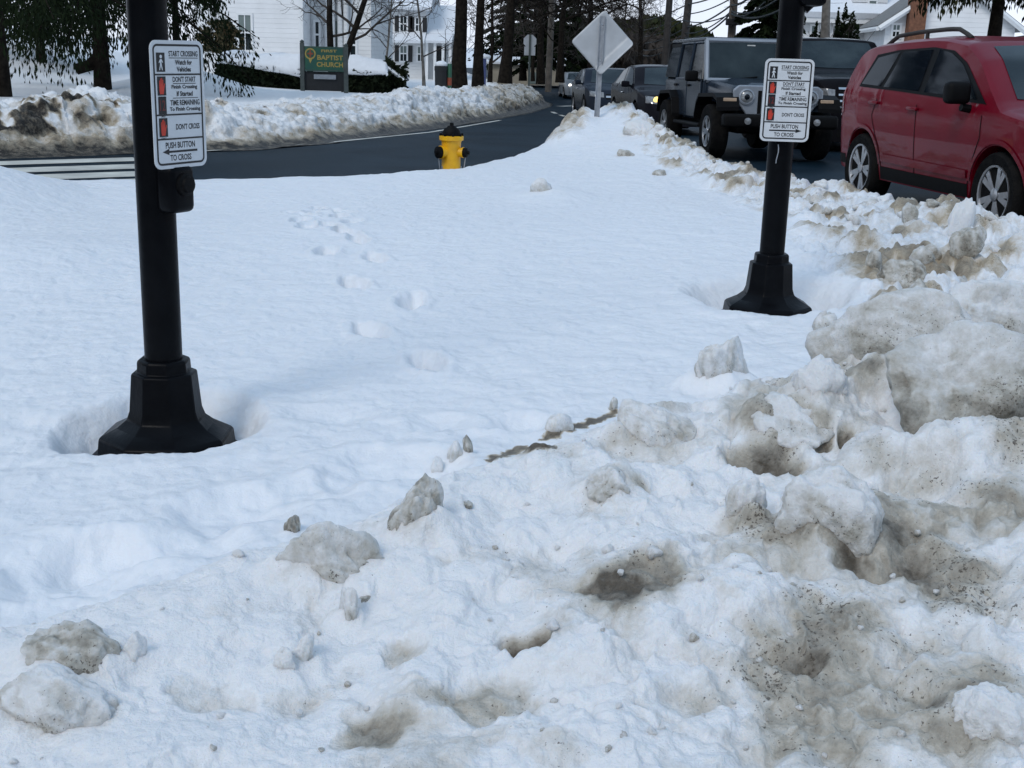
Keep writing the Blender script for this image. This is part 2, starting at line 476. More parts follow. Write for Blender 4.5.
# edge of the traffic island: along the parked side of the main road, round the nose by the diamond sign, back along the slip road
RIGHT_EDGE = [(5.0, -6.0), (4.55, 2.0), (3.95, 6.0), (3.72, 8.3), (3.30, 11.0), (2.85, 15.3), (2.1, 20.0), (1.75, 22.5)]
FAR_EDGE = [(1.75, 22.5), (1.0, 21.8)] + [(at_z(a, b_, z).x - .05, at_z(a, b_, z).y + .30) for a, b_, z in ((578, 127, .30), (556, 136, .24), (535, 144, .18), (505, 151, .16), (470, 158.5, .15), (430, 166.5, .14))] + [(-3.3, 13.9), (-6.0, 13.0), (-9.0, 12.6), (-30.0, 10.0)]
def seg_dist(x, y, pts):
    best = np.full(x.shape, 1e9)
    for (ax, ay), (bx, by) in zip(pts, pts[1:]):
        dx, dy = bx - ax, by - ay
        t = np.clip(((x - ax) * dx + (y - ay) * dy) / (dx * dx + dy * dy), 0, 1)
        best = np.minimum(best, np.hypot(x - ax - t * dx, y - ay - t * dy))
    return best
def inside(x, y, poly):
    r = np.zeros(x.shape, dtype=bool)
    n = len(poly)
    for i in range(n):
        ax, ay = poly[i]; bx, by = poly[(i + 1) % n]
        c = ((ay > y) != (by > y))
        with np.errstate(divide='ignore', invalid='ignore'):
            c &= x < (bx - ax) * (y - ay) / (by - ay + 1e-12) + ax
        r ^= c
    return r
ISLAND = RIGHT_EDGE + FAR_EDGE[1:] + [(-30, -6)]
CREST_X = np.array([-8.0, -4.0, -2.0, -0.95, 0.0, 0.6, 1.45, 2.2, 3.2, 4.6])
CREST_Y = np.array([-0.6, 0.7, 1.65, 2.28, 2.92, 3.25, 3.50, 4.0, 5.0, 6.2])
CREST_Z = np.array([0.33, 0.36, 0.40, 0.44, 0.57, 0.66, 0.80, 0.78, 0.62, 0.40])
PXA = lambda px, py, z: tuple(at_z(px, py, z))[:2]
LPOLE = at_z(168, 448, 0.22); RPOLE = at_z(767, 312, 0.30)
PRINTS = [PXA(px, py, 0.33) for px, py in [(428, 362), (371, 328), (411, 300), (354, 281), (375, 258), (326, 250), (346, 230), (307, 222), (339, 207), (306, 204), (332, 195), (290, 196), (318, 190), (352, 216), (330, 222), (358, 238), (300, 212), (345, 200), (312, 198)]]
MELT = [(PXA(390, 468, 0.33), 0.16, 0.05), (PXA(230, 505, 0.33), 0.15, 0.045), (PXA(60, 560, 0.33), 0.18, 0.055), (PXA(110, 545, 0.33), 0.12, 0.04),
        (PXA(330, 412, 0.33), 0.12, 0.025), (PXA(35, 430, 0.33), 0.3, 0.03), (PXA(520, 428, 0.33), 0.10, 0.035), (PXA(300, 490, 0.33), 0.12, 0.03), (PXA(180, 540, 0.33), 0.13, 0.04),
        (PXA(440, 425, 0.33), 0.10, 0.02)]
def lawn_z(x, y):
    z = 0.345 + 0.03 * np.clip(x, -4, 4) + 0.03 * fbm(x * 0.35, y * 0.3, 3, 3)
    z = z - 0.19 * sstep(7.5, 13.0, y) * (1 - sstep(0.0, 1.6, x - 0.25) * sstep(15, 18, y))
    z = z + 0.42 * np.exp(-(((x + 5.3) / 1.2) ** 2 + ((y - 10.9) / 1.6) ** 2))      # drift at the left
    z = z - 0.09 * np.exp(-((x + 3.2) / 1.1) ** 2) * sstep(8.5, 11.5, y)
    z = z + 0.14 * np.exp(-(((x + 2.9) / 0.8) ** 2 + ((y - 7.0) / 0.8) ** 2))
    z = z + 0.30 * np.exp(-(((x - 1.2) / 0.85) ** 2 + ((y - 19.3) / 1.8) ** 2))      # heap under the diamond sign
    z = z + 0.12 * np.exp(-(((x - 0.32) / 0.35) ** 2 + ((y - 11.6) / 0.6) ** 2))     # small heap with a clod
    for (qx, qy), rr in ((LPOLE[:2], 0.36), (RPOLE[:2], 0.43)):                      # melted out hollows round the two poles
        d = np.hypot(x - qx, (y - qy) * 0.9) + 0.05 * gnoise(x * 3.1, y * 3.1, 8)
        z = z - 0.130 * (1 - sstep(rr * 0.60, rr, d)) + 0.012 * np.exp(-((d - rr * 1.1) / 0.08) ** 2)
    # crusted surface: shallow melt ripples
    rip = fbm(x * 5.0, y * 3.2, 21, 4)
    z = z + 0.012 * rip + 0.010 * np.abs(fbm(x * 11, y * 7, 31, 3)) - 0.016 * np.maximum(0, fbm(x * 6, y * 4, 33, 3) - 0.12) + 0.004 * fbm(x * 24, y * 15, 35, 3) + 0.010 * np.maximum(0, fbm(x * 3, y * 2.2, 77, 3) - 0.15)
    for k, (qx, qy) in enumerate(PRINTS):
        a = 0.25 * math.sin(k * 2.3) + 0.25
        ex = (x - qx) * math.cos(a) + (y - qy) * math.sin(a); ey = -(x - qx) * math.sin(a) + (y - qy) * math.cos(a)
        d = np.sqrt((ex / 0.068) ** 2 + (ey / 0.165) ** 2) + 0.25 * gnoise(x * 16, y * 16, 40 + k)
        z = z - 0.15 * (1 - sstep(0.5, 1.1, d)) * (0.75 + 0.25 * np.clip(ey / 0.14, -1, 1)) + 0.012 * np.exp(-((d - 1.4) / 0.3) ** 2)
    for (qx, qy), rr, dp in MELT:
        d = np.sqrt(((x - qx) / 1.3) ** 2 + (y - qy) ** 2) / rr + 0.3 * gnoise(x * 7, y * 7, 91)
        z = z - dp * (1 - sstep(0.3, 1.1, d)) + dp * 0.2 * np.exp(-((d - 1.25) / 0.25) ** 2)
    return z
def bank_z(x, y):
    yc = np.interp(x, CREST_X, CREST_Y) + 0.10 * fbm(x * 1.6, x * 0 + 5.5, 14, 3)
    zc = np.interp(x, CREST_X, CREST_Z) + 0.05 * fbm(x * 2.4, x * 0 + 1.5, 15, 3)
    s = y - yc
    near = zc + 0.14 * s + 0.05 * s * np.exp(-(s + 0.3) ** 2 / 0.1)
    away = zc - 0.55 * s - 0.3 * np.maximum(0, s - 0.12)
    z = np.where(s < 0, near, away)
    z = z - 0.02 * np.exp(-(s / 0.08) ** 2)
    return z, s
def island(x, y, detail=True):
    """height, how much of it is plowed bank, dirt"""
    d = seg_dist(x, y, RIGHT_EDGE + FAR_EDGE[1:])
    d = np.where(inside(x, y, ISLAND), d, -d)
    dr = seg_dist(x, y, RIGHT_EDGE)
    zl = lawn_z(x, y)
    # lumpy plow line along the parked cars, wider towards the camera
    wd = np.interp(y, [0, 5, 7, 9, 11.5, 16, 22], [2.7, 2.7, 2.35, 1.8, 1.5, 1.25, 1.0]) + 0.25 * fbm(x * 1.1, y * 1.1, 52, 3)
    deb = sstep(0.0, 0.45, wd - dr) * sstep(-0.05, 0.12, d)
    big = lumps(x * 3.4, y * 2.6, 60, 0.3, 0.75, 0.75); mid = lumps(x * 7.5, y * 6.0, 66, 0.3, 0.7, 0.8); sml = lumps(x * 17, y * 14, 71, 0.3, 0.7, 0.75)
    lump = 0.15 * big + 0.085 * mid + 0.045 * sml + 0.02 * lumps(x * 33, y * 27, 74, 0.3, 0.7, 0.7)
    deb = deb * sstep(0.30, 0.62, np.hypot(x - RPOLE.x, y - RPOLE.y))
    zl = zl + deb * (lump + 0.10 * np.exp(-((dr - 0.6) / 0.4) ** 2) * (0.45 + 0.55 * sstep(15, 9, y)) + 0.04 * fbm(x * 2.2, y * 1.8, 63, 3) - 0.02)
    # nose of the island, dirty heap by the slip road
    hp = at_z(563, 135, 0.28); dn = np.hypot((x - hp.x) / 0.55, (y - hp.y) / 1.7)
    zl = zl + (1 - sstep(0.3, 1.1, dn)) * (0.07 + 0.26 * lumps(x * 3.2, y * 2.0, 81, 0.3, 0.75, 0.9) + 0.10 * lumps(x * 7, y * 4.5, 83, 0.3, 0.75, 0.9))
    zl = zl + (1 - sstep(0.05, 0.5, d)) * 0.06 * lumps(x * 5, y * 3, 87, 0.2, 0.7, 0.6)
    edge = sstep(-0.08, 0.55, d + 0.10 * fbm(x * 2.5, y * 2.5, 57, 3))
    zl = np.maximum(zl, road_za(y, x) + 0.06 + 0.05 * sstep(0, 1.0, d) + 0.02 * fbm(x * 2, y * 2, 59, 3))
    zl = zl * edge + (road_za(y, x) - 0.12) * (1 - edge)
    zb, s = bank_z(x, y)
    c1 = lumps(x * 2.1, y * 2.1, 101, 0.3, 0.8, 0.7); c2 = lumps(x * 5.2, y * 5.2, 107, 0.3, 0.75, 0.75); c3 = lumps(x * 12.5, y * 12.5, 113, 0.25, 0.7, 0.6)
    right = sstep(-0.9, 0.9, x)
    amp = 0.24 + 0.70 * right
    w1 = fbm(x * 1.3, y * 1.3, 120, 4); w2 = fbm(x * 4.5, y * 4.5, 125, 4); w3 = fbm(x * 15, y * 15, 131, 4)
    rg = 1 - np.abs(fbm(x * 3.0, y * 3.0, 141, 4)) * 2.2
    c4 = lumps(x * 27, y * 27, 119, 0.25, 0.7, 0.6); w4 = fbm(x * 42, y * 42, 136, 3)
    zb = zb + amp * (0.050 * (c1 - 0.2) + 0.050 * c2 * sstep(-0.15, 0.25, w1 + 0.1) + 0.026 * c3 * sstep(-0.1, 0.3, w2) + 0.013 * c4 * sstep(-0.2, 0.2, w3)) + 0.045 * w1 + (0.014 + 0.014 * right) * w2 + (0.008 + 0.006 * right) * w3 + (0.004 + 0.004 * right) * w4 - amp * 0.03 * sstep(0.4, 1.0, rg)
    k = 0.035
    h = np.clip(0.5 + 0.5 * (zb - zl) / k, 0, 1)
    z = zl * (1 - h) + zb * h + k * h * (1 - h)
    bankmask = h
    # -------- dirt
    dirt = np.zeros_like(x)
    n1 = fbm(x * 1.7, y * 1.7, 150, 4); n2 = fbm(x * 4.2, y * 4.2, 155, 4)
    low = sstep(0.02, -0.05, w2 + 0.4 * w3)                      # dirt sits in the hollows between clods
    bd = (0.08 + 0.62 * sstep(-0.20, 0.38, n1 + 0.6 * n2)) * sstep(-1.2, 0.7, x + 0.4 * (2.6 - y)) * 0.95 + 0.10 * low + 0.10 * sstep(0.0, 0.4, n2)
    bd = bd * np.where(s > 0.05, 0.55, 1.0) * (0.45 + 0.65 * sstep(-0.5, 0.7, x + 0.3 * (2.2 - y)))
    dirt = bankmask * np.clip(bd, 0, 1)
    ld = deb * np.clip(0.20 + 1.0 * sstep(-0.15, 0.30, fbm(x * 2.2, y * 1.6, 160, 3)) * sstep(0.06, 0.3, big) + 0.15 * sstep(0.1, 0.5, n2), 0, 1)
    ld = np.maximum(ld, (1 - sstep(0.4, 1.0, dn)) * (0.55 + 0.5 * sstep(-0.2, 0.4, n2)) * sstep(1.2, .95, x))
    ld = np.maximum(ld, 0.10 * sstep(0.35, 0.6, fbm(x * 2, y * 2, 170, 4)))
    ld = np.maximum(ld, (1 - sstep(0.0, 0.25, d)) * 0.6)
    dirt = np.maximum(dirt, (1 - bankmask) * ld)
    return z, bankmask, dirt
def island_pt(px, py, lift=0.0, y0=1.0, y1=24.0):
    """where the sight line through a photo point meets the snow"""
    d = ray(px, py)
    ys = np.arange(y0, y1, 0.02)
    X = d.x / d.y * ys; Z = CAM_H + d.z / d.y * ys
    zz = island(X, ys)[0]
    k = np.argmax(Z < zz)
    return Vector((X[k], ys[k], zz[k] + lift))

def snow_field(mounds):
    th = R(47)
    ys = []
    while True:
        y = 1.35 / math.tan(th)
        if y > 26: break
        ys.append(y)
        st = R(0.075)
        y2 = 1.35 / math.tan(th - st)
        if y2 - y > 0.07:
            th = math.atan(1.35 / (y + 0.07))
        else: th -= st
    ys = np.array(ys)
    us = np.concatenate([np.linspace(-1.5, -0.62, 110, endpoint=False), np.linspace(-0.62, 0.60, 800), np.linspace(0.605, 1.3, 90)])
    Y, U = np.meshgrid(ys, us, indexing='ij')
    X = U * Y
    z, bm_, dirt = island(X, Y)
    # dirty hollows, pressed into the bank where the photo shows them
    for px, py, rx, ry, dep, dk in [(526, 640, 0.050, 0.05, 0.065, 1.9), (762, 462, 0.10, 0.075, 0.085, 1.3), (850, 436, 0.022, 0.03, 0.06, 1.6), (820, 448, 0.03, 0.02, 0.04, 1.2),
                                    (640, 575, 0.20, 0.10, 0.0, 0.6), (800, 545, 0.16, 0.14, 0.02, 0.55), (815, 665, 0.045, 0.025, 0.02, 0.75), (365, 735, 0.07, 0.06, 0.02, 1.0), (480, 700, 0.10, 0.07, 0.02, 0.9),
                                    (938, 708, 0.02, 0.03, 0.02, 0.8), (700, 705, 0.08, 0.04, 0.01, 0.5), (640, 455, 0.14, 0.08, 0.02, 0.45), (900, 560, 0.15, 0.12, 0.02, 0.45), (1000, 420, 0.14, 0.08, 0.0, 0.5),
                                    (395, 655, 0.06, 0.05, 0.02, 0.75), (220, 700, 0.10, 0.05, 0.02, 0.4), (610, 590, 0.05, 0.07, 0.02, 0.9), (635, 492, 0.03, 0.02, 0.02, 0.7), (910, 490, 0.12, 0.06, 0.02, 0.45),
                                    (60, 730, 0.10, 0.04, 0.01, 0.4), (300, 700, 0.06, 0.05, 0.02, 0.35), (560, 740, 0.07, 0.04, 0.01, 0.35)]:
        p = island_pt(px, py, y1=6)
        d = np.sqrt(((X - p.x) / rx) ** 2 + ((Y - p.y) / ry) ** 2) + 0.55 * fbm(X * 9, Y * 9, 180, 3)
        f = 1 - sstep(0.35, 1.25, d)
        z = z - dep * .7 * f
        dirt = dirt + dk * .75 * f * bm_
    for (mx_, my_), rx, ry, hh, dk in mounds:
        d = np.hypot((X - mx_) / rx, (Y - my_) / ry) + 0.30 * gnoise(X * 8, Y * 8, 195)
        f = 1 - sstep(0.35, 1.35, d)
        z = z + hh * f; dirt = dirt + 0.25 * dk * f * bm_
    # thin black crust along the crest
    for k in range(60):
        t = k / 59
        p = island_pt(492 + (612 - 492) * t, 458 + (412 - 458) * t + 3, y1=6)
        d = np.hypot(X - p.x, (Y - p.y) * 1.3) / (0.020 + 0.010 * math.sin(k * .9)) + 0.5 * gnoise(X * 40, Y * 40, 190)
        dirt = dirt + 1.3 * (1 - sstep(0.5, 1.3, d))
    dirt = np.clip(dirt, 0, 1.25)
    nr, nc = X.shape
    # clods lean over: shift the bank sideways by noise so that it is not a plain height field
    wx = bm_ * (0.030 * fbm(X * 6, Y * 6, 401, 3) + 0.012 * fbm(X * 20, Y * 20, 405, 3)); wy = bm_ * (0.030 * fbm(X * 6, Y * 6, 411, 3) + 0.012 * fbm(X * 20, Y * 20, 415, 3) - 0.25 * np.maximum(0, z - 0.5) * 0.1)
    V = np.stack([X + wx, Y + wy, z], -1).reshape(-1, 3)
    idx = np.arange(nr * nc).reshape(nr, nc)
    F = np.stack([idx[:-1, :-1], idx[:-1, 1:], idx[1:, 1:], idx[1:, :-1]], -1).reshape(-1, 4)
    fb = bm_.reshape(-1)[F].mean(1) > 0.5
    fz = (z - road_za(Y, X)).reshape(-1)[F].max(1) > -0.06
    for nm, sel, m in (('snow_lawn', ~fb & fz, M['lawn']), ('snow_bank', fb, M['bank'])):
        f = F[sel]
        used, inv = np.unique(f, return_inverse=True)
        o = npmesh(nm, V[used], inv.reshape(-1, 4), m, attrs={'dirt': dirt.reshape(-1)[used]})
        structure(o)
# snow_field() is called once the ice chunks are known

# ------------------------------------------------------------------ far side: plowed bank and the church yard behind it
FAR_BASE = [(-40, 12.0), (-12, 15.0)] + [tuple(at_road(*q).xy) for q in [(0, 158), (140, 153), (250, 150), (330, 143), (400, 133), (460, 125), (500, 118), (530, 112.5), (547, 107)]]
FAR_BASE += [(FAR_BASE[-1][0] + .3, FAR_BASE[-1][1] + 7), (FAR_BASE[-1][0] - .1, FAR_BASE[-1][1] + 18), (FAR_BASE[-1][0] - 2, FAR_BASE[-1][1] + 40), (-4, 115)]
def yard(x, y, lump=1.0):
    b = FAR_BASE
    poly = b + [(-90, 140), (-90, 0)]
    d = seg_dist(x, y, b)
    d = np.where(inside(x, y, poly), d, -d)
    dd = d + 0.18 * fbm(x * 1.3, y * 0.9, 201, 3)
    hb = 0.50 + 0.13 * fbm(x * 0.6, y * 0.5, 205, 3) + 0.22 * np.exp(-(((x + 6.2) / 0.9) ** 2)) * (y < 24) + 0.20 * sstep(23, 32, y)
    rise = sstep(-0.05, 1.15, dd)
    back = sstep(1.3, 3.2, dd)
    lawn = 0.47 + 0.05 * fbm(x * 0.2, y * 0.2, 208, 3) - 0.0 * x
    lawn = lawn + 1.8 * np.exp(-(((x + 17.5) / 5.5) ** 2 + ((y - 42) / 9.0) ** 2)) + 0.55 * np.exp(-(((x + 8.6) / 1.4) ** 2 + ((y - 33) / 3.0) ** 2))
    z = hb * rise * (1 - back) + lawn * back
    face = sstep(0.0, 0.3, dd) * (1 - sstep(1.6, 2.6, dd))
    L1 = lumps(x * 2.3, y * 1.9, 211, 0.3, 0.8, 0.85); L2 = lumps(x * 5.5, y * 4.4, 217, 0.3, 0.7, 0.85); L3 = lumps(x * 12, y * 9, 223, 0.3, 0.7, 0.8)
    z = z + lump * face * (0.15 * L1 + 0.13 * L2 + 0.07 * L3 + 0.03 * lumps(x * 24, y * 18, 227, 0.3, 0.7, 0.8) - 0.08)
    z = np.where(d < -0.15, -0.1, z) + road_za(y, x)
    n = fbm(x * 1.8, y * 1.4, 230, 4)
    dirt = (1 - sstep(0.12, 0.62, dd + 0.25 * n)) * 0.95 + (1 - sstep(0.02, 0.30, dd + .1 * n)) * 0.6 + face * np.clip(0.10 + 0.45 * sstep(0.05, 0.4, n) + 0.25 * sstep(0.12, 0.0, L2) * sstep(-.1, .3, fbm(x * 4, y * 4, 233, 3)), 0, 1)  # dark strip along the foot: road dirt plus shadow painted into the colour
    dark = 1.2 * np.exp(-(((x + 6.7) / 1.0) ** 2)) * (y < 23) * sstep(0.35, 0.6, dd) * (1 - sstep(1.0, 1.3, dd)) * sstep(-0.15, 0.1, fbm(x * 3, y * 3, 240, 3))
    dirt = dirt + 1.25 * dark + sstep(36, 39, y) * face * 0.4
    return z, np.clip(dirt, 0, 1.25)
def yard_z(x, y):
    return float(yard(np.array([float(x)]), np.array([float(y)]))[0][0])
def far_bank():
    P = np.array(FAR_BASE[1:-2]); S = np.r_[0, np.cumsum(np.hypot(*np.diff(P, axis=0).T))]
    ss = [S[-1] * .0]
    while ss[-1] < S[-1]:
        x = np.interp(ss[-1], S, P[:, 0]); y = np.interp(ss[-1], S, P[:, 1]); ss.append(ss[-1] + 0.0016 * math.hypot(x, y))
    ss = np.array(ss); k = 2.0
    cx = sum(np.interp(ss + o, S, P[:, 0]) for o in (-k, -k / 2, 0, k / 2, k)) / 5; cy = sum(np.interp(ss + o, S, P[:, 1]) for o in (-k, -k / 2, 0, k / 2, k)) / 5
    tx, ty = np.gradient(cx), np.gradient(cy); L = np.hypot(tx, ty); nx, ny = -ty / L, tx / L
    dd = np.concatenate([np.arange(-.5, 1.6, .022), np.arange(1.6, 3.3, .06)])
    X = cx[:, None] + nx[:, None] * dd[None, :]; Y = cy[:, None] + ny[:, None] * dd[None, :]
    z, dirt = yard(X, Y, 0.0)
    zr = z - road_za(Y, X)
    # clods stand out along the slope's own normal, so the steep face does not smear them
    sl_ = np.gradient(z, axis=1) / np.gradient(dd)[None, :]
    ca = 1 / np.sqrt(1 + sl_ ** 2); sa = sl_ * ca
    T = np.cumsum(np.gradient(dd)[None, :] / ca, axis=1); Sg = np.repeat(ss[:, None], len(dd), 1) * 1.0
    sc = np.clip(np.hypot(cx, cy) / 24.0, .8, 1.5)[:, None]
    face = sstep(0.02, 0.25, zr) * (1 - sstep(1.7, 2.6, dd))[None, :]
    mix = sstep(-.25, .25, fbm(Sg * .8, T * .8, 435, 3))
    h = 0.16 * lumps(Sg * 2.1, T * 2.1, 441, .3, .8, .8) + 0.12 * mix * lumps(Sg * 4.6, T * 4.6, 447, .3, .75, .85) + 0.07 * lumps(Sg * 9, T * 9, 453, .3, .75, .85) + 0.035 * lumps(Sg * 18, T * 18, 457, .3, .75, .8) + 0.05 * fbm(Sg * 3, T * 3, 461, 4) - .08
    h = h * face
    X = X - nx[:, None] * h * sa; Y = Y - ny[:, None] * h * sa; z = z + h * ca
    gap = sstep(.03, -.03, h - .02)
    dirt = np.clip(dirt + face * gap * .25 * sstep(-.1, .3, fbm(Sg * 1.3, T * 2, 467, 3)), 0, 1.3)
    nr, nc = X.shape
    idx = np.arange(nr * nc).reshape(nr, nc)
    F = np.stack([idx[:-1, :-1], idx[1:, :-1], idx[1:, 1:], idx[:-1, 1:]], -1).reshape(-1, 4)
    keep = (z - road_za(Y, X)).reshape(-1)[F].max(1) > -0.08
    f = F[keep]; used, inv = np.unique(f, return_inverse=True)
    V = np.stack([X, Y, z], -1).reshape(-1, 3)
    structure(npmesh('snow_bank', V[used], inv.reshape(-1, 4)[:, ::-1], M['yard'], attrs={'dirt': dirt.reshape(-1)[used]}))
far_bank()
def yard_field():
    ys = [11.5]
    while ys[-1] < 112:
        y = ys[-1]; ys.append(y + max(0.09, (y - 12) * 0.01) * (1 if y < 45 else 3))
    ys = np.array(ys)
    us = np.concatenate([np.linspace(-1.0, -0.5, 60, endpoint=False), np.linspace(-0.5, 0.06, 420)])
    Y, U = np.meshgrid(ys, us, indexing='ij')
    X = U * Y
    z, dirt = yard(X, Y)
    d = seg_dist(X, Y, FAR_BASE)
    z = z - 0.05 * (1 - sstep(2.2, 3.1, d)) - 0.45 * (1 - sstep(0.8, 2.0, d))
    nr, nc = X.shape
    V = np.stack([X, Y, z], -1).reshape(-1, 3)
    idx = np.arange(nr * nc).reshape(nr, nc)
    F = np.stack([idx[:-1, :-1], idx[:-1, 1:], idx[1:, 1:], idx[1:, :-1]], -1).reshape(-1, 4)
    ins = inside(X, Y, FAR_BASE + [(-90, 140), (-90, 0)]) & (d > .9)
    keep = ins.reshape(-1)[F].all(1)
    f = F[keep]; used, inv = np.unique(f, return_inverse=True)
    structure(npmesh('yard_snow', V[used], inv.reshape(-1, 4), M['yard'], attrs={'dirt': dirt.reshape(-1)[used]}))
yard_field()

# right-hand side of the main road: plain snow rising to the houses
def far_side():
    ys = np.linspace(2, 135, 160); xs = np.concatenate([np.linspace(10.6, 14, 20), np.linspace(14.5, 80, 40)])
    Y, X = np.meshgrid(ys, xs, indexing='ij')
    z = sstep(10.6, 11.6, X + 0.2 * fbm(X, Y, 301, 2)) * (0.45 + 0.25 * np.exp(-((X - 11.8) / 0.7) ** 2)) - 0.08 + 0.09 * fbm(X * 1.2, Y * 0.8, 305, 4) * sstep(10.8, 11.4, X)
    z = z + road_za(Y)
    nr, nc = X.shape
    idx = np.arange(nr * nc).reshape(nr, nc)
    F = np.stack([idx[:-1, :-1], idx[:-1, 1:], idx[1:, 1:], idx[1:, :-1]], -1).reshape(-1, 4)
    structure(npmesh('roadside_snow', np.stack([X, Y, z], -1).reshape(-1, 3), F, M['yard'], attrs={'dirt': (0.25 * (1 - sstep(11, 12.2, X))).reshape(-1)}))
far_side()

# painted markings
def stripe(a, b, w, z=0.004):
    a = Vector((a[0], a[1], 0)); b = Vector((b[0], b[1], 0))
    t = (b - a).normalized(); n = Vector((-t.y, t.x, 0)) * w / 2
    return [tuple((a + n).xy), tuple((b + n).xy), tuple((b - n).xy), tuple((a - n).xy)]
cw = MB()
for (l, r_, w) in [((-30, 164.5), (139, 159.4), .50), ((-30, 172.2), (150, 166.2), .55), ((-30, 180), (170, 173), .55), ((-30, 188), (190, 180), .55)]:
    p = stripe(at_road(*l), at_road(*r_), w)
    cw.poly(*[(x, y, road_z(y, x) + 0.006) for x, y in p])
structure(cw.build('crosswalk_marking', M['roadpaint'], fix=False))
lm = MB()
for a, b in zip([(200, 151.5), (330, 142.5), (430, 132.5)], [(330, 142.5), (430, 132.5), (500, 120.5)]):
    p = stripe(at_road(*a), at_road(*b), 0.10); lm.poly(*[(x, y, road_z(y, x) + 0.006) for x, y in p])
for a, b in [((556, 113.6), (552, 112.0)), ((565, 116.6), (560, 115.0)), ((576, 120.2), (570, 118.6)), ((590, 125), (584, 123.2))]:
    p = stripe(at_road(*a), at_road(*b), 0.14); lm.poly(*[(x, y, road_z(y, x) + 0.006) for x, y in p])
p = stripe(at_road(560, 106.4), at_road(582, 105.6), 0.4); lm.poly(*[(x, y, road_z(y, x) + 0.006) for x, y in p])
structure(lm.build('lane_marking', M['roadpaint'], fix=False))
# ================================================================== STREET FURNITURE
def text_into(b, body, cx, cz, w, h, y, bold=0.0, depth=0.0006):
    """letters fitted into a w x h box centred at (cx, cz), standing in the x-z plane and facing -y"""
    cu = bpy.data.curves.new('lettering', 'FONT')
    cu.body = body; cu.align_x = 'CENTER'; cu.size = 1.0; cu.offset = bold; cu.extrude = 0.0
    cu.resolution_u = 3
    o = bpy.data.objects.new('lettering', cu); col.objects.link(o)
    dg = bpy.context.evaluated_depsgraph_get(); dg.update()
    me = bpy.data.meshes.new_from_object(o.evaluated_get(dg))
    xs = [v.co.x for v in me.vertices]; ys = [v.co.y for v in me.vertices]
    x0, x1, y0, y1 = min(xs), max(xs), min(ys), max(ys)
    mp = [b.bm.verts.new((cx + (v.co.x - (x0 + x1) / 2) / (x1 - x0) * w, y, cz + (v.co.y - (y0 + y1) / 2) / (y1 - y0) * h)) for v in me.vertices]
    for p in me.polygons:
        try: b.bm.faces.new([mp[i] for i in p.vertices])
        except ValueError: pass
    bpy.data.objects.remove(o); bpy.data.curves.remove(cu); bpy.data.meshes.remove(me)
def rrect(w, h, r, n=6):
    P = []
    for cx, cy, a0 in ((w / 2 - r, h / 2 - r, 0), (-w / 2 + r, h / 2 - r, 90), (-w / 2 + r, -h / 2 + r, 180), (w / 2 - r, -h / 2 + r, 270)):
        for k in range(n + 1):
            a = R(a0 + 90 * k / n); P.append((cx + r * math.cos(a), cy + r * math.sin(a)))
    return P
UPR = Matrix.Rotation(PI / 2, 4, 'X')          # local x-y outline to x-z, local z to -y
def upright(y): return Matrix.Translation((0, y, 0)) @ UPR
def ring(b, w, h, r, t, y):
    """flat rounded frame of width t at depth y"""
    A = rrect(w, h, r); B = rrect(w - 2 * t, h - 2 * t, max(r - t, 0.001)); n = len(A)
    va = [b.bm.verts.new((p[0], y, p[1])) for p in A]; vb = [b.bm.verts.new((p[0], y, p[1])) for p in B]
    for k in range(n):
        b.bm.faces.new((va[k], va[(k + 1) % n], vb[(k + 1) % n], vb[k]))
def xzpoly(b, pts, y): b.poly(*[(p[0], y, p[1]) for p in pts])
def bar(b, x0, x1, z0, z1, y): xzpoly(b, [(x0, z0), (x1, z0), (x1, z1), (x0, z1)], y)
HAND = [(-.30, -.5), (.22, -.5), (.34, -.15), (.46, .12), (.36, .17), (.24, -.02), (.24, .38), (.13, .38), (.12, .05), (.09, .5), (-.03, .5), (-.04, .06), (-.08, .46), (-.19, .46), (-.19, .05), (-.24, .34), (-.34, .34), (-.36, -.2)]
WALK = [(-.30, -.5), (-.16, -.5), (.0, -.14), (.14, -.5), (.28, -.5), (.12, .02), (.14, .16), (.30, .02), (.36, .08), (.16, .30), (-.10, .30), (-.32, .08), (-.26, .0), (-.12, .12), (-.12, -.05)]
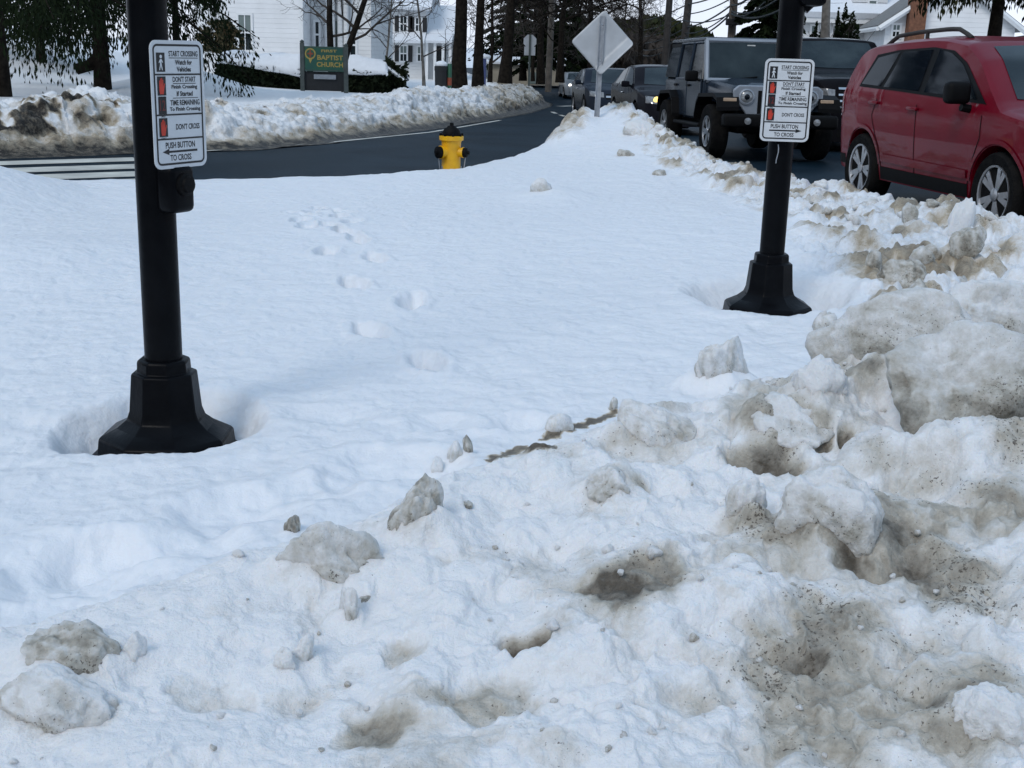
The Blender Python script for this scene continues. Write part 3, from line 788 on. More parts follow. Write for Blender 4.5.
def crossing_sign(parent, loc, rz, arrow):
    W_, H_ = 0.229, 0.381
    b = MB(); b.prism(rrect(W_, H_, 0.026), 0.0025, upright(0))
    s = b.build('instruction_sign', M['signwhite'], parent)
    s.location = loc; s.rotation_euler = (0, 0, rz)
    Z = lambda f: H_ / 2 - f * H_
    Y = -0.0032
    b = MB()
    ring(b, W_ - 0.022, H_ - 0.022, 0.018, 0.0062, Y)
    xi = W_ / 2 - 0.012
    for f in (.262, .575, .765): bar(b, -xi, xi, Z(f) - .0024, Z(f) + .0024, Y - .0004)
    b.build('border', M['signblack'], s)
    tx = 0.026
    for body, cx, f, w, h, bo, ul in (('START CROSSING', tx, .102, .126, .0165, .02, .063), ('Watch for', tx, .168, .074, .0150, .03, 0), ('Vehicles', tx, .222, .062, .0150, .03, 0),
                                      ("DON'T START", tx, .300, .100, .0165, .02, .05), ('Finish Crossing', tx, .362, .112, .0150, .03, 0), ('If Started', tx, .412, .070, .0150, .03, 0),
                                      ('TIME REMAINING', tx, .482, .128, .0165, .02, 0), ('To Finish Crossing', tx, .536, .134, .0150, .03, 0), ("DON'T CROSS", tx + .008, .672, .104, .0175, .02, 0),
                                      ('PUSH BUTTON', -.002, .815, .128, .0190, .02, 0), ('TO CROSS', -.002, .915, .092, .0185, .02, 0)):
        b = MB(); text_into(b, body, cx, Z(f), w, h, Y, bo)
        b.build('lettering', M['signblack'], s, fix=False)
        if ul:
            b = MB(); bar(b, cx - ul, cx + ul, Z(f + .033) - .001, Z(f + .033) + .001, Y); b.build('underline', M['signblack'], s, fix=False)
    b = MB(); bar(b, tx - .052, tx + .058, Z(.446) - .0009, Z(.446) + .0009, Y); b.build('underline', M['signblack'], s, fix=False)
    ah, sg = Z(.866), arrow
    b = MB()
    xzpoly(b, [(-sg * .072, ah - .0032), (sg * .052, ah - .0032), (sg * .052, ah - .0095), (sg * .080, ah), (sg * .052, ah + .0095), (sg * .052, ah + .0032), (-sg * .072, ah + .0032)], Y)
    b.build('arrow', M['signblack'], s, fix=False)
    for f, w, h in ((.168, .036, .056), (.350, .036, .056), (.500, .034, .052), (.672, .036, .056)):
        b = MB(); bar(b, -.072 - w / 2, -.072 + w / 2, Z(f) - h / 2, Z(f) + h / 2, Y); b.build('symbol_plate', M['signblack'], s, fix=False)
    for body, f, w in (('FLASHING', .437, .028), ('TIMER', .585, .02), ('STEADY', .588, .022)):
        if body == 'STEADY': f = .757
        b = MB(); text_into(b, body, -.072, Z(f), w, .0055, Y, .01); b.build('lettering', M['signblack'], s, fix=False)
    b = MB()
    xzpoly(b, [(-.072 + p[0] * .026, Z(.176) + p[1] * .040) for p in WALK], Y - .0006)
    xzpoly(b, [(-.072 + .0055 * math.cos(k * PI / 4) + .001, Z(.176) + .0195 + .0055 * math.sin(k * PI / 4)) for k in range(8)], Y - .0006)
    b.build('walking_figure', M['signwhite'], s, fix=False)
    for f in (.350, .672):
        b = MB(); xzpoly(b, [(-.072 + p[0] * .030, Z(f) + p[1] * .048) for p in HAND], Y - .0006); b.build('hand_symbol', M['signred'], s, fix=False)
    b = MB(); text_into(b, '12', -.072, Z(.500), .024, .032, Y - .0006, .02)
    b.build('countdown_digits', M['signdark'], s, fix=False)
    return s
def signal_pole(label, base, sign_ang, sign_r, sign_z, arrow, button, extra=None, sx=0.0):
    t = thing('signal_pole', label, 'crossing pole', base, 0, 'black crossing poles in the snow')
    b = MB()
    prof = [(.258, -.12), (.258, .008), (.246, .018), (.226, .022), (.220, .072), (.212, .080), (.160, .106), (.128, .132), (.118, .160), (.107, .280), (.104, .287), (.088, .289), (.086, .325), (.080, .332), (.064, .333)]
    b.lathe(prof, 8, a0=PI / 8)
    base_o = b.build('pole_base', M['black'], t, smooth=25)
    bm_ = base_o.modifiers.new('edge', 'BEVEL'); bm_.width = 0.004; bm_.segments = 2; bm_.limit_method = 'ANGLE'; bm_.angle_limit = R(25)
    b = MB(); b.lathe([(.0605, .32), (.0600, 1.5), (.0585, 3.3)], 32); b.build('shaft', M['black'], t, smooth=40)
    n = Vector((math.sin(sign_ang), -math.cos(sign_ang), 0)); rt = Vector((math.cos(sign_ang), math.sin(sign_ang), 0))
    c = n * sign_r + rt * sx
    crossing_sign(t, (c.x, c.y, sign_z), sign_ang, arrow)
    b = MB()
    for dz in (-.13, .13):
        b = MB(); b.tube([(n.x * .05, n.y * .05, sign_z + dz), tuple(c * .98 + Vector((0, 0, sign_z + dz)))], .013, 6); b.build('sign_bracket', M['black'], t)
    if button is None: return t
    bc = n * .085 + rt * button[1]
    b = MB(); b.box((0, 0, 0), (.105, .075, .150), .022, 3)
    h = b.build('push_button', M['black'], t, smooth=40)
    h.location = (bc.x, bc.y, button[0]); h.rotation_euler = (0, 0, sign_ang)
    b = MB(); b.lathe([(.036, 0), (.036, .012), (.026, .016), (.024, .024), (.0, .028)], 20, Matrix.Translation((0, -.036, .015)) @ UPR)
    b.build('button_cap', M['galv'], h, smooth=40) if button[2] else b.build('button_cap', M['plastic'], h, smooth=40)
    return t
lz = float(island(np.array([LPOLE.x]), np.array([LPOLE.y]))[0][0])
rzz = float(island(np.array([RPOLE.x]), np.array([RPOLE.y]))[0][0])
LB = Vector((LPOLE.x, LPOLE.y, lz + 0.022)); RB = Vector((RPOLE.x, RPOLE.y, rzz + 0.005))
def pole_h(base, px, py): return at_y(px, py, base.y).z - base.z
lp = signal_pole('black crossing pole with octagonal base whose sign arrow points left', LB, R(62), .112, pole_h(LB, 182, 104), -1, (pole_h(LB, 178, 187), .0, False))
rp = signal_pole('black crossing pole by the parked cars whose sign arrow points right', RB, R(-4), .082, pole_h(RB, 791, 100), 1, None)
b = MB(); hz = pole_h(RB, 806, 2); b.b2(.02, .145, -.09, .09, hz - .02, hz + .30, .03, 3); b.tube([(.05, 0, hz - .03), (.10, 0, hz + .02)], .03, 8)
b.build('signal_mount', M['black'], rp, smooth=40)
b = MB(); zz_ = pole_h(RB, 784, 150)
b.grid([[(-.028 + .004 * math.sin(k), -.0612 + .0003 * j, zz_ + .03 - k * .018) for k in range(6)] if j == 0 else [(-.023 + .004 * math.sin(k), -.0612, zz_ + .03 - k * .018) for k in range(6)] for j in range(2)])
b.build('scratch', M['galv'], rp, fix=False)

# fire hydrant standing in the snow by the slip road
def hydrant():
    p = at_y(451, 168, 15.6)
    gz = float(island(np.array([p.x]), np.array([p.y]))[0][0])
    top = at_y(449, 123.5, 15.6).z
    t = thing('fire_hydrant', 'yellow fire hydrant with black bonnet half sunk in snow', 'hydrant', (p.x, p.y, top - 0.675))
    b = MB(); b.lathe([(.135, -.05), (.135, .0), (.118, .03), (.116, .30), (.120, .44), (.128, .47), (.150, .475), (.152, .525), (.12, .53)], 28)
    b.build('barrel', M['hydyellow'], t, smooth=40)
    b = MB(); b.lathe([(.125, .531), (.125, .546), (.112, .552), (.108, .58), (.090, .612), (.055, .634), (.05, .646), (.034, .65)], 28)
    b.lathe([(.026, .645), (.026, .682), (.015, .688)], 5)
    for k in range(8):
        a = k * PI / 4 + .2; b.box((.136 * math.cos(a), .136 * math.sin(a), .54), (.028, .028, .04), .006, 1)
    b.build('bonnet', M['plastic'], t, smooth=40)
    for a, r, nm in ((R(218), .072, 'hose_nozzle'), (R(-18), .058, 'hose_nozzle'), (R(-80), .06, 'hose_nozzle')):
        Mx = Matrix.Translation((0, 0, .33)) @ Matrix.Rotation(a, 4, 'Z') @ Matrix.Rotation(PI / 2, 4, 'Y')
        if a == R(-80):
            continue
        b = MB(); b.lathe([(r, .09), (r, .15), (r * 1.15, .152), (r * 1.15, .165)], 20, Mx); nz = b.build(nm, M['hydyellow'], t, smooth=40)
        b = MB(); b.lathe([(r * 1.02, .166), (r * 1.02, .205), (r * .8, .212), (.022, .214), (.022, .24)], 16, Mx); b.build('nozzle_cap', M['plastic'], nz, smooth=40)
        b = MB(); q = Vector((math.cos(a) * .19, math.sin(a) * .19, .27)); q2 = Vector((math.cos(a) * .135, math.sin(a) * .135, .16))
        b.tube([q, (q + q2) / 2 + Vector((0, 0, -.14)), q2 + Vector((0, 0, -.12)), q2], .007, 5); b.build('cap_chain', M['galv'], nz)
hydrant()

# diamond warning sign seen from behind, one corner bent
def diamond_sign():
    Y = 18.6
    c = at_y(594, 42.5, Y); bot = at_y(596, 125, Y)
    t = thing('road_sign', 'grey back of diamond road sign with bent edge on a steel post', 'road sign', (bot.x, bot.y, bot.z - .35))
    t.rotation_euler = (0, R(0.8), R(-4))
    cz = c.z - t.location.z; cx = .02
    s = .915 / math.sqrt(2) * 1.0
    half = 63 / CAM_F * Y * .97 / 2
    b = MB()
    pts = rrect(half * 2 / math.sqrt(2), half * 2 / math.sqrt(2), .04)
    rot = Matrix.Rotation(R(45), 4, 'Z')
    P2 = [rot @ Vector((p[0], p[1], 0)) for p in pts]
    n = 20
    # bend the lower right edge towards the camera
    def bend(x, z):
        q = max(0.0, (x - z) / math.sqrt(2) - half / math.sqrt(2) * 0.62)
        return -1.1 * q
    for k in range(len(P2)):
        pass
    G = []
    m_ = 24
    hs = half / math.sqrt(2)
    for i in range(m_ + 1):
        row = []
        for j in range(m_ + 1):
            u = -hs + 2 * hs * i / m_; v = -hs + 2 * hs * j / m_
            cr = .05
            if abs(u) > hs - cr and abs(v) > hs - cr:
                du = abs(u) - (hs - cr); dv = abs(v) - (hs - cr); d = math.hypot(du, dv)
                if d > cr: u = math.copysign(hs - cr + du * cr / d, u); v = math.copysign(hs - cr + dv * cr / d, v)
            x = (u - v) / math.sqrt(2); z = (u + v) / math.sqrt(2)
            row.append((cx + x, bend(x, z) - .0, cz + z))
        G.append(row)
    b.grid(G)
    o = b.build('sign_panel', M['alu'], t, smooth=True)
    sm = o.modifiers.new('thick', 'SOLIDIFY'); sm.thickness = .004
    b = MB()
    for sx in (-1, 1):
        b.b2(sx * .034 - .006, sx * .034 + .006, -.045, -.012, -.1, cz + half * .80)
    b.b2(-.028, .028, -.022, -.016, -.1, cz + half * .80)
    b.build('post', M['galv'], t)
    for dz in (-.25, .25):
        b = MB(); b.lathe([(.014, 0), (.014, .008), (.006, .012)], 6, Matrix.Translation((0, -.022, cz + dz)) @ UPR); b.build('bolt', M['chrome'], t)
diamond_sign()
# ================================================================== VEHICLES
def ip(x, P):
    return float(np.interp(x, [p[0] for p in P], [p[1] for p in P]))
class Body:
    """car shell: sections along x, each from sill to roof centre; glass, lamps and seams are laid on it by casting rays"""
    def __init__(s, prof, wid, belt, sill, axles, ra, rz, tumble, crown=.045, drop=.085, n_exp=3.0):
        s.prof, s.wid, s.belt = prof, wid, belt
        x0, x1 = prof[0][0], prof[-1][0]
        xs = set(np.linspace(x0, x1, 90))
        for ax in axles:
            for k in range(-12, 13): xs.add(ax + ra * math.sin(k / 12 * PI / 2) * .999)
        for p in prof: xs.add(p[0])
        xs = sorted(x for x in xs if x0 <= x <= x1)
        NS, NT = 13, 10
        b = MB(); rows = []
        for x in xs:
            zt = s.smooth(prof, x)
            zb = ip(x, sill)
            for ax in axles:
                d = abs(x - ax)
                if d < ra: zb = max(zb, rz + math.sqrt(max(0, ra * ra - d * d)))
            zb = min(zb, zt - .06)
            zs = max(zt - drop, zb + .03)
            bl = ip(x, belt); W = s.smooth(wid, x)
            def w(z):
                if z <= bl:
                    return W * (1 - .035 * ((bl - .10 - z) / .55) ** 2)
                return W * (1 - tumble * (z - bl)) - .012 * min(1, (z - bl) / .05)
            row = []
            for k in range(NS):
                z = zb + (zs - zb) * k / (NS - 1)
                row.append((x, w(z), z))
            ws = w(zs)
            for k in range(1, NT + 1):
                a = k / NT * PI / 2
                y = ws * math.cos(a) ** (2 / n_exp) if k < NT else 0.0
                row.append((x, y, zs + (zt - zs) * math.sin(a) ** (2 / n_exp)))
            rows.append(row)
        full = []
        for row in rows:
            full.append([(x, -y, z) for x, y, z in row] + [(x, y, z) for x, y, z in row[::-1][1:]])
        V = b.grid(full)
        # turn the lower edge inwards so that the arches have depth
        for side in (0, -1):
            e = [v[side] for v in V]
            inn = [b.bm.verts.new((v.co.x, v.co.y * .80, v.co.z + .0)) for v in e]
            for a, c, a2, c2 in zip(e, e[1:], inn, inn[1:]):
                b.bm.faces.new((a, c, c2, a2))
        b.bm.faces.new(V[0][::-1]); b.bm.faces.new(V[-1])
        s.b = b
        bmesh.ops.recalc_face_normals(b.bm, faces=b.bm.faces)
        s.tree = BVHTree.FromBMesh(b.bm)
        s.prof_x = (x0, x1)
    @staticmethod
    def smooth(P, x):
        h = .03
        return (ip(x - h, P) + 2 * ip(x, P) + ip(x + h, P)) / 4 if P[0][0] + h < x < P[-1][0] - h else ip(x, P)
    def hit(s, axis, a, c, off):
        if axis in ('R', 'L'):
            sg = -1 if axis == 'R' else 1
            o, d = Vector((a, sg * 3, c)), Vector((0, -sg, 0))
        elif axis == 'F': o, d = Vector((5, a, c)), Vector((-1, 0, 0))
        elif axis == 'B': o, d = Vector((-5, a, c)), Vector((1, 0, 0))
        else: o, d = Vector((a, c, 4)), Vector((0, 0, -1))
        loc, nor, i, dist = s.tree.ray_cast(o, d)
        if loc is None:
            loc, nor, i, dist = s.tree.find_nearest(o + d * 2.2)
        if nor.dot(d) > 0: nor = -nor
        return loc + nor * off
    def patch(s, b, axis, bot, top, off=.004, n=12, m=7):
        def along(P, t):
            L = [0]
            for p, q in zip(P, P[1:]): L.append(L[-1] + math.dist(p, q))
            return (np.interp(t * L[-1], L, [p[0] for p in P]), np.interp(t * L[-1], L, [p[1] for p in P]))
        G = []
        for i in range(n + 1):
            p = along(bot, i / n); q = along(top, i / n)
            G.append([s.hit(axis, p[0] + (q[0] - p[0]) * j / m, p[1] + (q[1] - p[1]) * j / m, off) for j in range(m + 1)])
        b.grid(G)
def line_patch(B, b, axis, pts, w, off):
    """thin seam following pts on the shell"""
    P = []
    for p, q in zip(pts, pts[1:]):
        k = max(2, int(math.dist(p, q) / .06))
        for i in range(k): P.append((p[0] + (q[0] - p[0]) * i / k, p[1] + (q[1] - p[1]) * i / k))
    P.append(pts[-1])
    G = []
    for i, p in enumerate(P):
        a = P[max(0, i - 1)]; c = P[min(len(P) - 1, i + 1)]
        t = Vector((c[0] - a[0], c[1] - a[1])).normalized(); nrm = (-t.y * w / 2, t.x * w / 2)
        G.append([B.hit(axis, p[0] - nrm[0], p[1] - nrm[1], off), B.hit(axis, p[0] + nrm[0], p[1] + nrm[1], off)])
    b.grid(G)
def wheel(parent, x, y, r, w, rim_r, side, spokes=5, style='double', rim_mat='alloy'):
    b = MB()
    b.lathe([(rim_r, -w / 2 + .02), (r * .93, -w / 2), (r * .985, -w / 2 + .025), (r, -w / 4), (r, w / 4), (r * .985, w / 2 - .025), (r * .93, w / 2), (rim_r + .01, w / 2 - .012), (rim_r, w / 2 - .03)], 40, UPR)
    o = b.build('wheel', M['rubber'], parent, smooth=50)
    o.location = (x, y, r); o.rotation_euler = (0, random.Random(int(x * 50)).uniform(0, 1.2), 0) if side < 0 else (0, random.Random(int(x * 70)).uniform(0, 1.2), PI)
    b = MB()
    f = w / 2                       # outer face towards local -y
    b.lathe([(rim_r * .90, f - .07), (rim_r * .93, f - .012), (rim_r * 1.0, f - .008), (rim_r * 1.0, f - .035)], 40, UPR)
    b.lathe([(.0, f - .045), (.055, f - .045), (.055, f - .02), (.03, f - .012), (.0, f - .012)], 16, UPR)
    for k in range(spokes):
        a0 = k * 2 * PI / spokes
        offs = (-.16, .16) if style == 'double' else (0,)
        for da in offs:
            a1 = a0 + da * .35; a2 = a0 + da * 1.15
            p = Vector((math.cos(a1) * .04, -(f - .028), math.sin(a1) * .04)); q = Vector((math.cos(a2) * rim_r * .93, -(f - .02), math.sin(a2) * rim_r * .93))
            t = (q - p).normalized(); nrm = Vector((-t.z, 0, t.x))
            ww0, ww1 = (.020, .028) if style == 'double' else (.035, .05)
            for dz in (0,):
                v = [p - nrm * ww0, q - nrm * ww1, q + nrm * ww1, p + nrm * ww0]
                back = [u + Vector((0, .03, 0)) for u in v]
                A = [b.bm.verts.new(u) for u in v]; C = [b.bm.verts.new(u) for u in back]
                b.bm.faces.new(A)
                for i in range(4): b.bm.faces.new((A[i], A[(i + 1) % 4], C[(i + 1) % 4], C[i]))
    b.build('rim', M[rim_mat], o, smooth=30)
    b = MB(); b.lathe([(.0, f - .10), (rim_r * .92, f - .10), (rim_r * .92, f - .095), (0, f - .095)], 24, UPR)
    b.build('brake_disc', M['plastic'], o)
    return o
def place_car(hub_f, hub_r, Wn, name, label):
    """near (right-hand) side hubs seen in the photo give position and heading"""
    d = (hub_f - hub_r); d.z = 0; d.normalize()
    left = Vector((-d.y, d.x, 0))
    mid = (hub_f + hub_r) / 2 + left * Wn
    slope = math.atan2(road_z(hub_f.y) - road_z(hub_r.y), (hub_f - hub_r).xy.length)
    t = thing(name, label, 'car', (mid.x, mid.y, road_z(mid.y)), math.atan2(d.y, d.x))
    t.rotation_euler = (0, -slope, math.atan2(d.y, d.x))
    return t
def rear_hub(hf, px, wb):
    """rear hub on the sight plane of photo column px, one wheelbase behind the front hub"""
    best = None
    for k in range(-200, 400):
        a = R(k * .1)
        q = hf + Vector((-math.sin(a), math.cos(a), 0)) * wb
        c = CAM_R.transposed() @ (q - Vector((0, 0, CAM_H)))
        e = abs(512 + CAM_F * c.x / -c.z - px)
        if best is None or e < best[0]: best = (e, q)
    return best[1]
def dark_under(t, x0, x1, w, z0, z1):
    b = MB(); b.b2(x0, x1, -w, w, z0, z1, .03, 2); b.build('underbody', M['plastic'], t)

# ------------------------------------------------------------------ red sport utility car, nearest on the right
def red_car():
    hf = at_road(992, 193, .358); hr = rear_hub(hf, 859, 2.66 * 1.01)
    t = place_car(hf, hr, .90 * 1.01, 'parked_car', 'red sport utility car with roof rails nearest on the right')
    t.scale = (1.01, 1.01, .97)
    ax = (1.33, -1.33)
    prof = [(-2.20, .50), (-2.19, .74), (-2.15, .98), (-2.06, 1.12), (-1.93, 1.36), (-1.80, 1.54), (-1.68, 1.60), (-1.45, 1.635), (-.9, 1.67), (-.3, 1.685), (.0, 1.675), (.40, 1.63), (.72, 1.48), (1.20, 1.14), (1.32, 1.08), (1.65, 1.03), (1.95, .955), (2.1, .89), (2.18, .78), (2.22, .62), (2.23, .45)]
    wid = [(-2.20, .70), (-2.12, .80), (-1.95, .865), (-1.5, .902), (-.5, .907), (1.0, .907), (1.6, .895), (1.95, .83), (2.12, .73), (2.23, .60)]
    belt = [(-2.2, 1.08), (-1.8, 1.13), (0, 1.08), (1.1, 1.03), (2.2, .9)]
    sill = [(-2.2, .36), (-1.7, .30), (-.95, .27), (.95, .27), (1.8, .24), (2.2, .24)]
    B = Body(prof, wid, belt, sill, ax, .405, .355, .30)
    b = B.b; body = b.build('body', M['redpaint'], t, smooth=38)
    # glass band with black surround, then panes
    b = MB(); B.patch(b, 'R', [(-1.55, 1.18), (-.6, 1.15), (.6, 1.10), (1.06, 1.08)], [(-1.36, 1.50), (-.9, 1.545), (-.2, 1.565), (.20, 1.53), (.50, 1.42), (1.02, 1.10)], .004, 40, 8)
    b.build('window_surround', M['plastic'], t, smooth=40); b = MB()
    B.patch(b, 'L', [(-1.55, 1.18), (-.6, 1.15), (.6, 1.10), (1.06, 1.08)], [(-1.36, 1.50), (-.9, 1.545), (-.2, 1.565), (.20, 1.53), (.50, 1.42), (1.02, 1.10)], .004, 40, 8)
    b.build('window_surround', M['plastic'], t, smooth=40)
    panes = [([(-1.49, 1.205), (-1.04, 1.19)], [(-1.31, 1.47), (-.86, 1.525)]), ([(-.96, 1.185), (-.20, 1.16)], [(-.79, 1.525), (-.20, 1.54)]), ([(-.09, 1.155), (.88, 1.115)], [(-.07, 1.54), (.16, 1.51), (.43, 1.415), (.81, 1.17)])]
    for sd_ in 'RL':
        for bt, tp in panes:
            b = MB(); B.patch(b, sd_, bt, tp, .008, 16, 8); b.build('window', M['glass'], t, smooth=40)
    b = MB(); B.patch(b, 'F', [(-.70, 1.13), (0, 1.10), (.70, 1.13)], [(-.585, 1.565), (0, 1.60), (.585, 1.565)], .006, 20, 12)
    b.build('windshield', M['screen'], t, smooth=40)
    b = MB()
    for (p0, p1) in ((-.60, -.57),):
        B.patch(b, 'F', [(-.50, 1.15), (-.40, 1.145)], [(-.50, 1.185), (-.40, 1.18)], .010, 2, 2)
    b.build('sticker', M['paper'], t)
    # seams, handles, mirrors, cladding
    for sd_ in 'RL':
        for pts in ([(-.15, 1.04), (-.15, .50), (-.13, .34)], [(1.04, .99), (1.04, .80), (.95, .62), (.86, .36)], [(-1.02, 1.07), (-1.12, .90), (-1.02, .72), (-.93, .60), (-.86, .36)], [(-.86, .36), (.86, .36)]):
            b = MB(); line_patch(B, b, sd_, pts, .012, .003); b.build('door_seam', M['plastic'], t)
    for sd_, sg in (('R', -1), ('L', 1)):
        for hx, hz in ((-.02 - .18, 1.0), (-1.06, 1.03)):
            p = B.hit(sd_, hx, hz, .022)
            b = MB(); b.box(p, (.20, .03, .035), .012, 2); b.build('door_handle', M['redpaint'], t, smooth=40)
        b = MB(); q = B.hit(sd_, .82, 1.05, .0)
        b.box((q.x, q.y + sg * .13, 1.17), (.13, .21, .19), .045, 3); b.tube([(q.x, q.y - sg * .03, 1.03), (q.x, q.y + sg * .08, 1.05)], .035, 8)
        b.build('wing_mirror', M['plastic'], t, smooth=40)
        # roof rail
        b = MB(); pts = []
        for k in range(15):
            x = -1.62 + k * (1.62 + .12) / 14
            top = B.hit('T', x, sg * .56, 0).z
            e = min(1, min(k, 14 - k) / 2.0)
            pts.append((x, sg * .585, top + .065 * e))
        b.tube(pts, .021, 8); b.tube([pts[7], (pts[7][0], pts[7][1], pts[7][2] - .07)], .02, 6)
        b.build('roof_rail', M['darkpole'], t, smooth=40)
        # arch lip and black lower cladding
        for axx in ax:
            b = MB(); line_patch(B, b, sd_, [(axx + .435 * math.cos(a), .355 + .435 * math.sin(a)) for a in np.linspace(R(10), R(170), 20)], .035, .010); b.build('arch_flare', M['redpaint'], t, smooth=40)
        b = MB(); line_patch(B, b, sd_, [(-.86, .50), (.86, .48)], .075, .014); b.build('side_moulding', M['redpaint'], t, smooth=40)
        b = MB(); B.patch(b, sd_, [(-.88, .285), (.88, .285)], [(-.88, .41), (.88, .40)], .006, 20, 3); b.build('sill_trim', M['plastic'], t, smooth=40)
        b = MB(); B.patch(b, sd_, [(-2.12, .86), (-1.90, .90)], [(-2.08, 1.10), (-1.90, 1.16)], .006, 8, 8); b.build('tail_lamp', M['redlens'], t, smooth=40)
        b = MB(); B.patch(b, 'F', [(sg * .44, .80), (sg * .74, .80)], [(sg * .46, .93), (sg * .68, .97)], .006, 8, 6); b.build('headlight', M['lens'], t, smooth=40)
        for axx in ax:
            wheel(t, axx, sg * .79, .355, .225, .245, sg, 5)
    b = MB(); B.patch(b, 'F', [(-.36, .70), (.36, .70)], [(-.40, .84), (.40, .84)], .004, 10, 4); b.build('grille', M['plastic'], t); b = MB(); B.patch(b, 'F', [(-.5, .42), (.5, .42)], [(-.5, .56), (.5, .56)], .004, 10, 4); b.build('air_intake', M['plastic'], t)
    for sd_ in 'RL':
        b = MB(); line_patch(B, b, sd_, [(-2.1, .42), (-1.80, .42)], .10, .006); b.build('bumper_trim', M['plastic'], t)
    b = MB(); b.box((-2.35, 0, .95), (.22, .70, .70), .09, 3); b.build('spare_wheel_cover', M['redpaint'], t, smooth=40)
    dark_under(t, -2.0, 2.0, .66, .24, .70)
    return t
red_car()

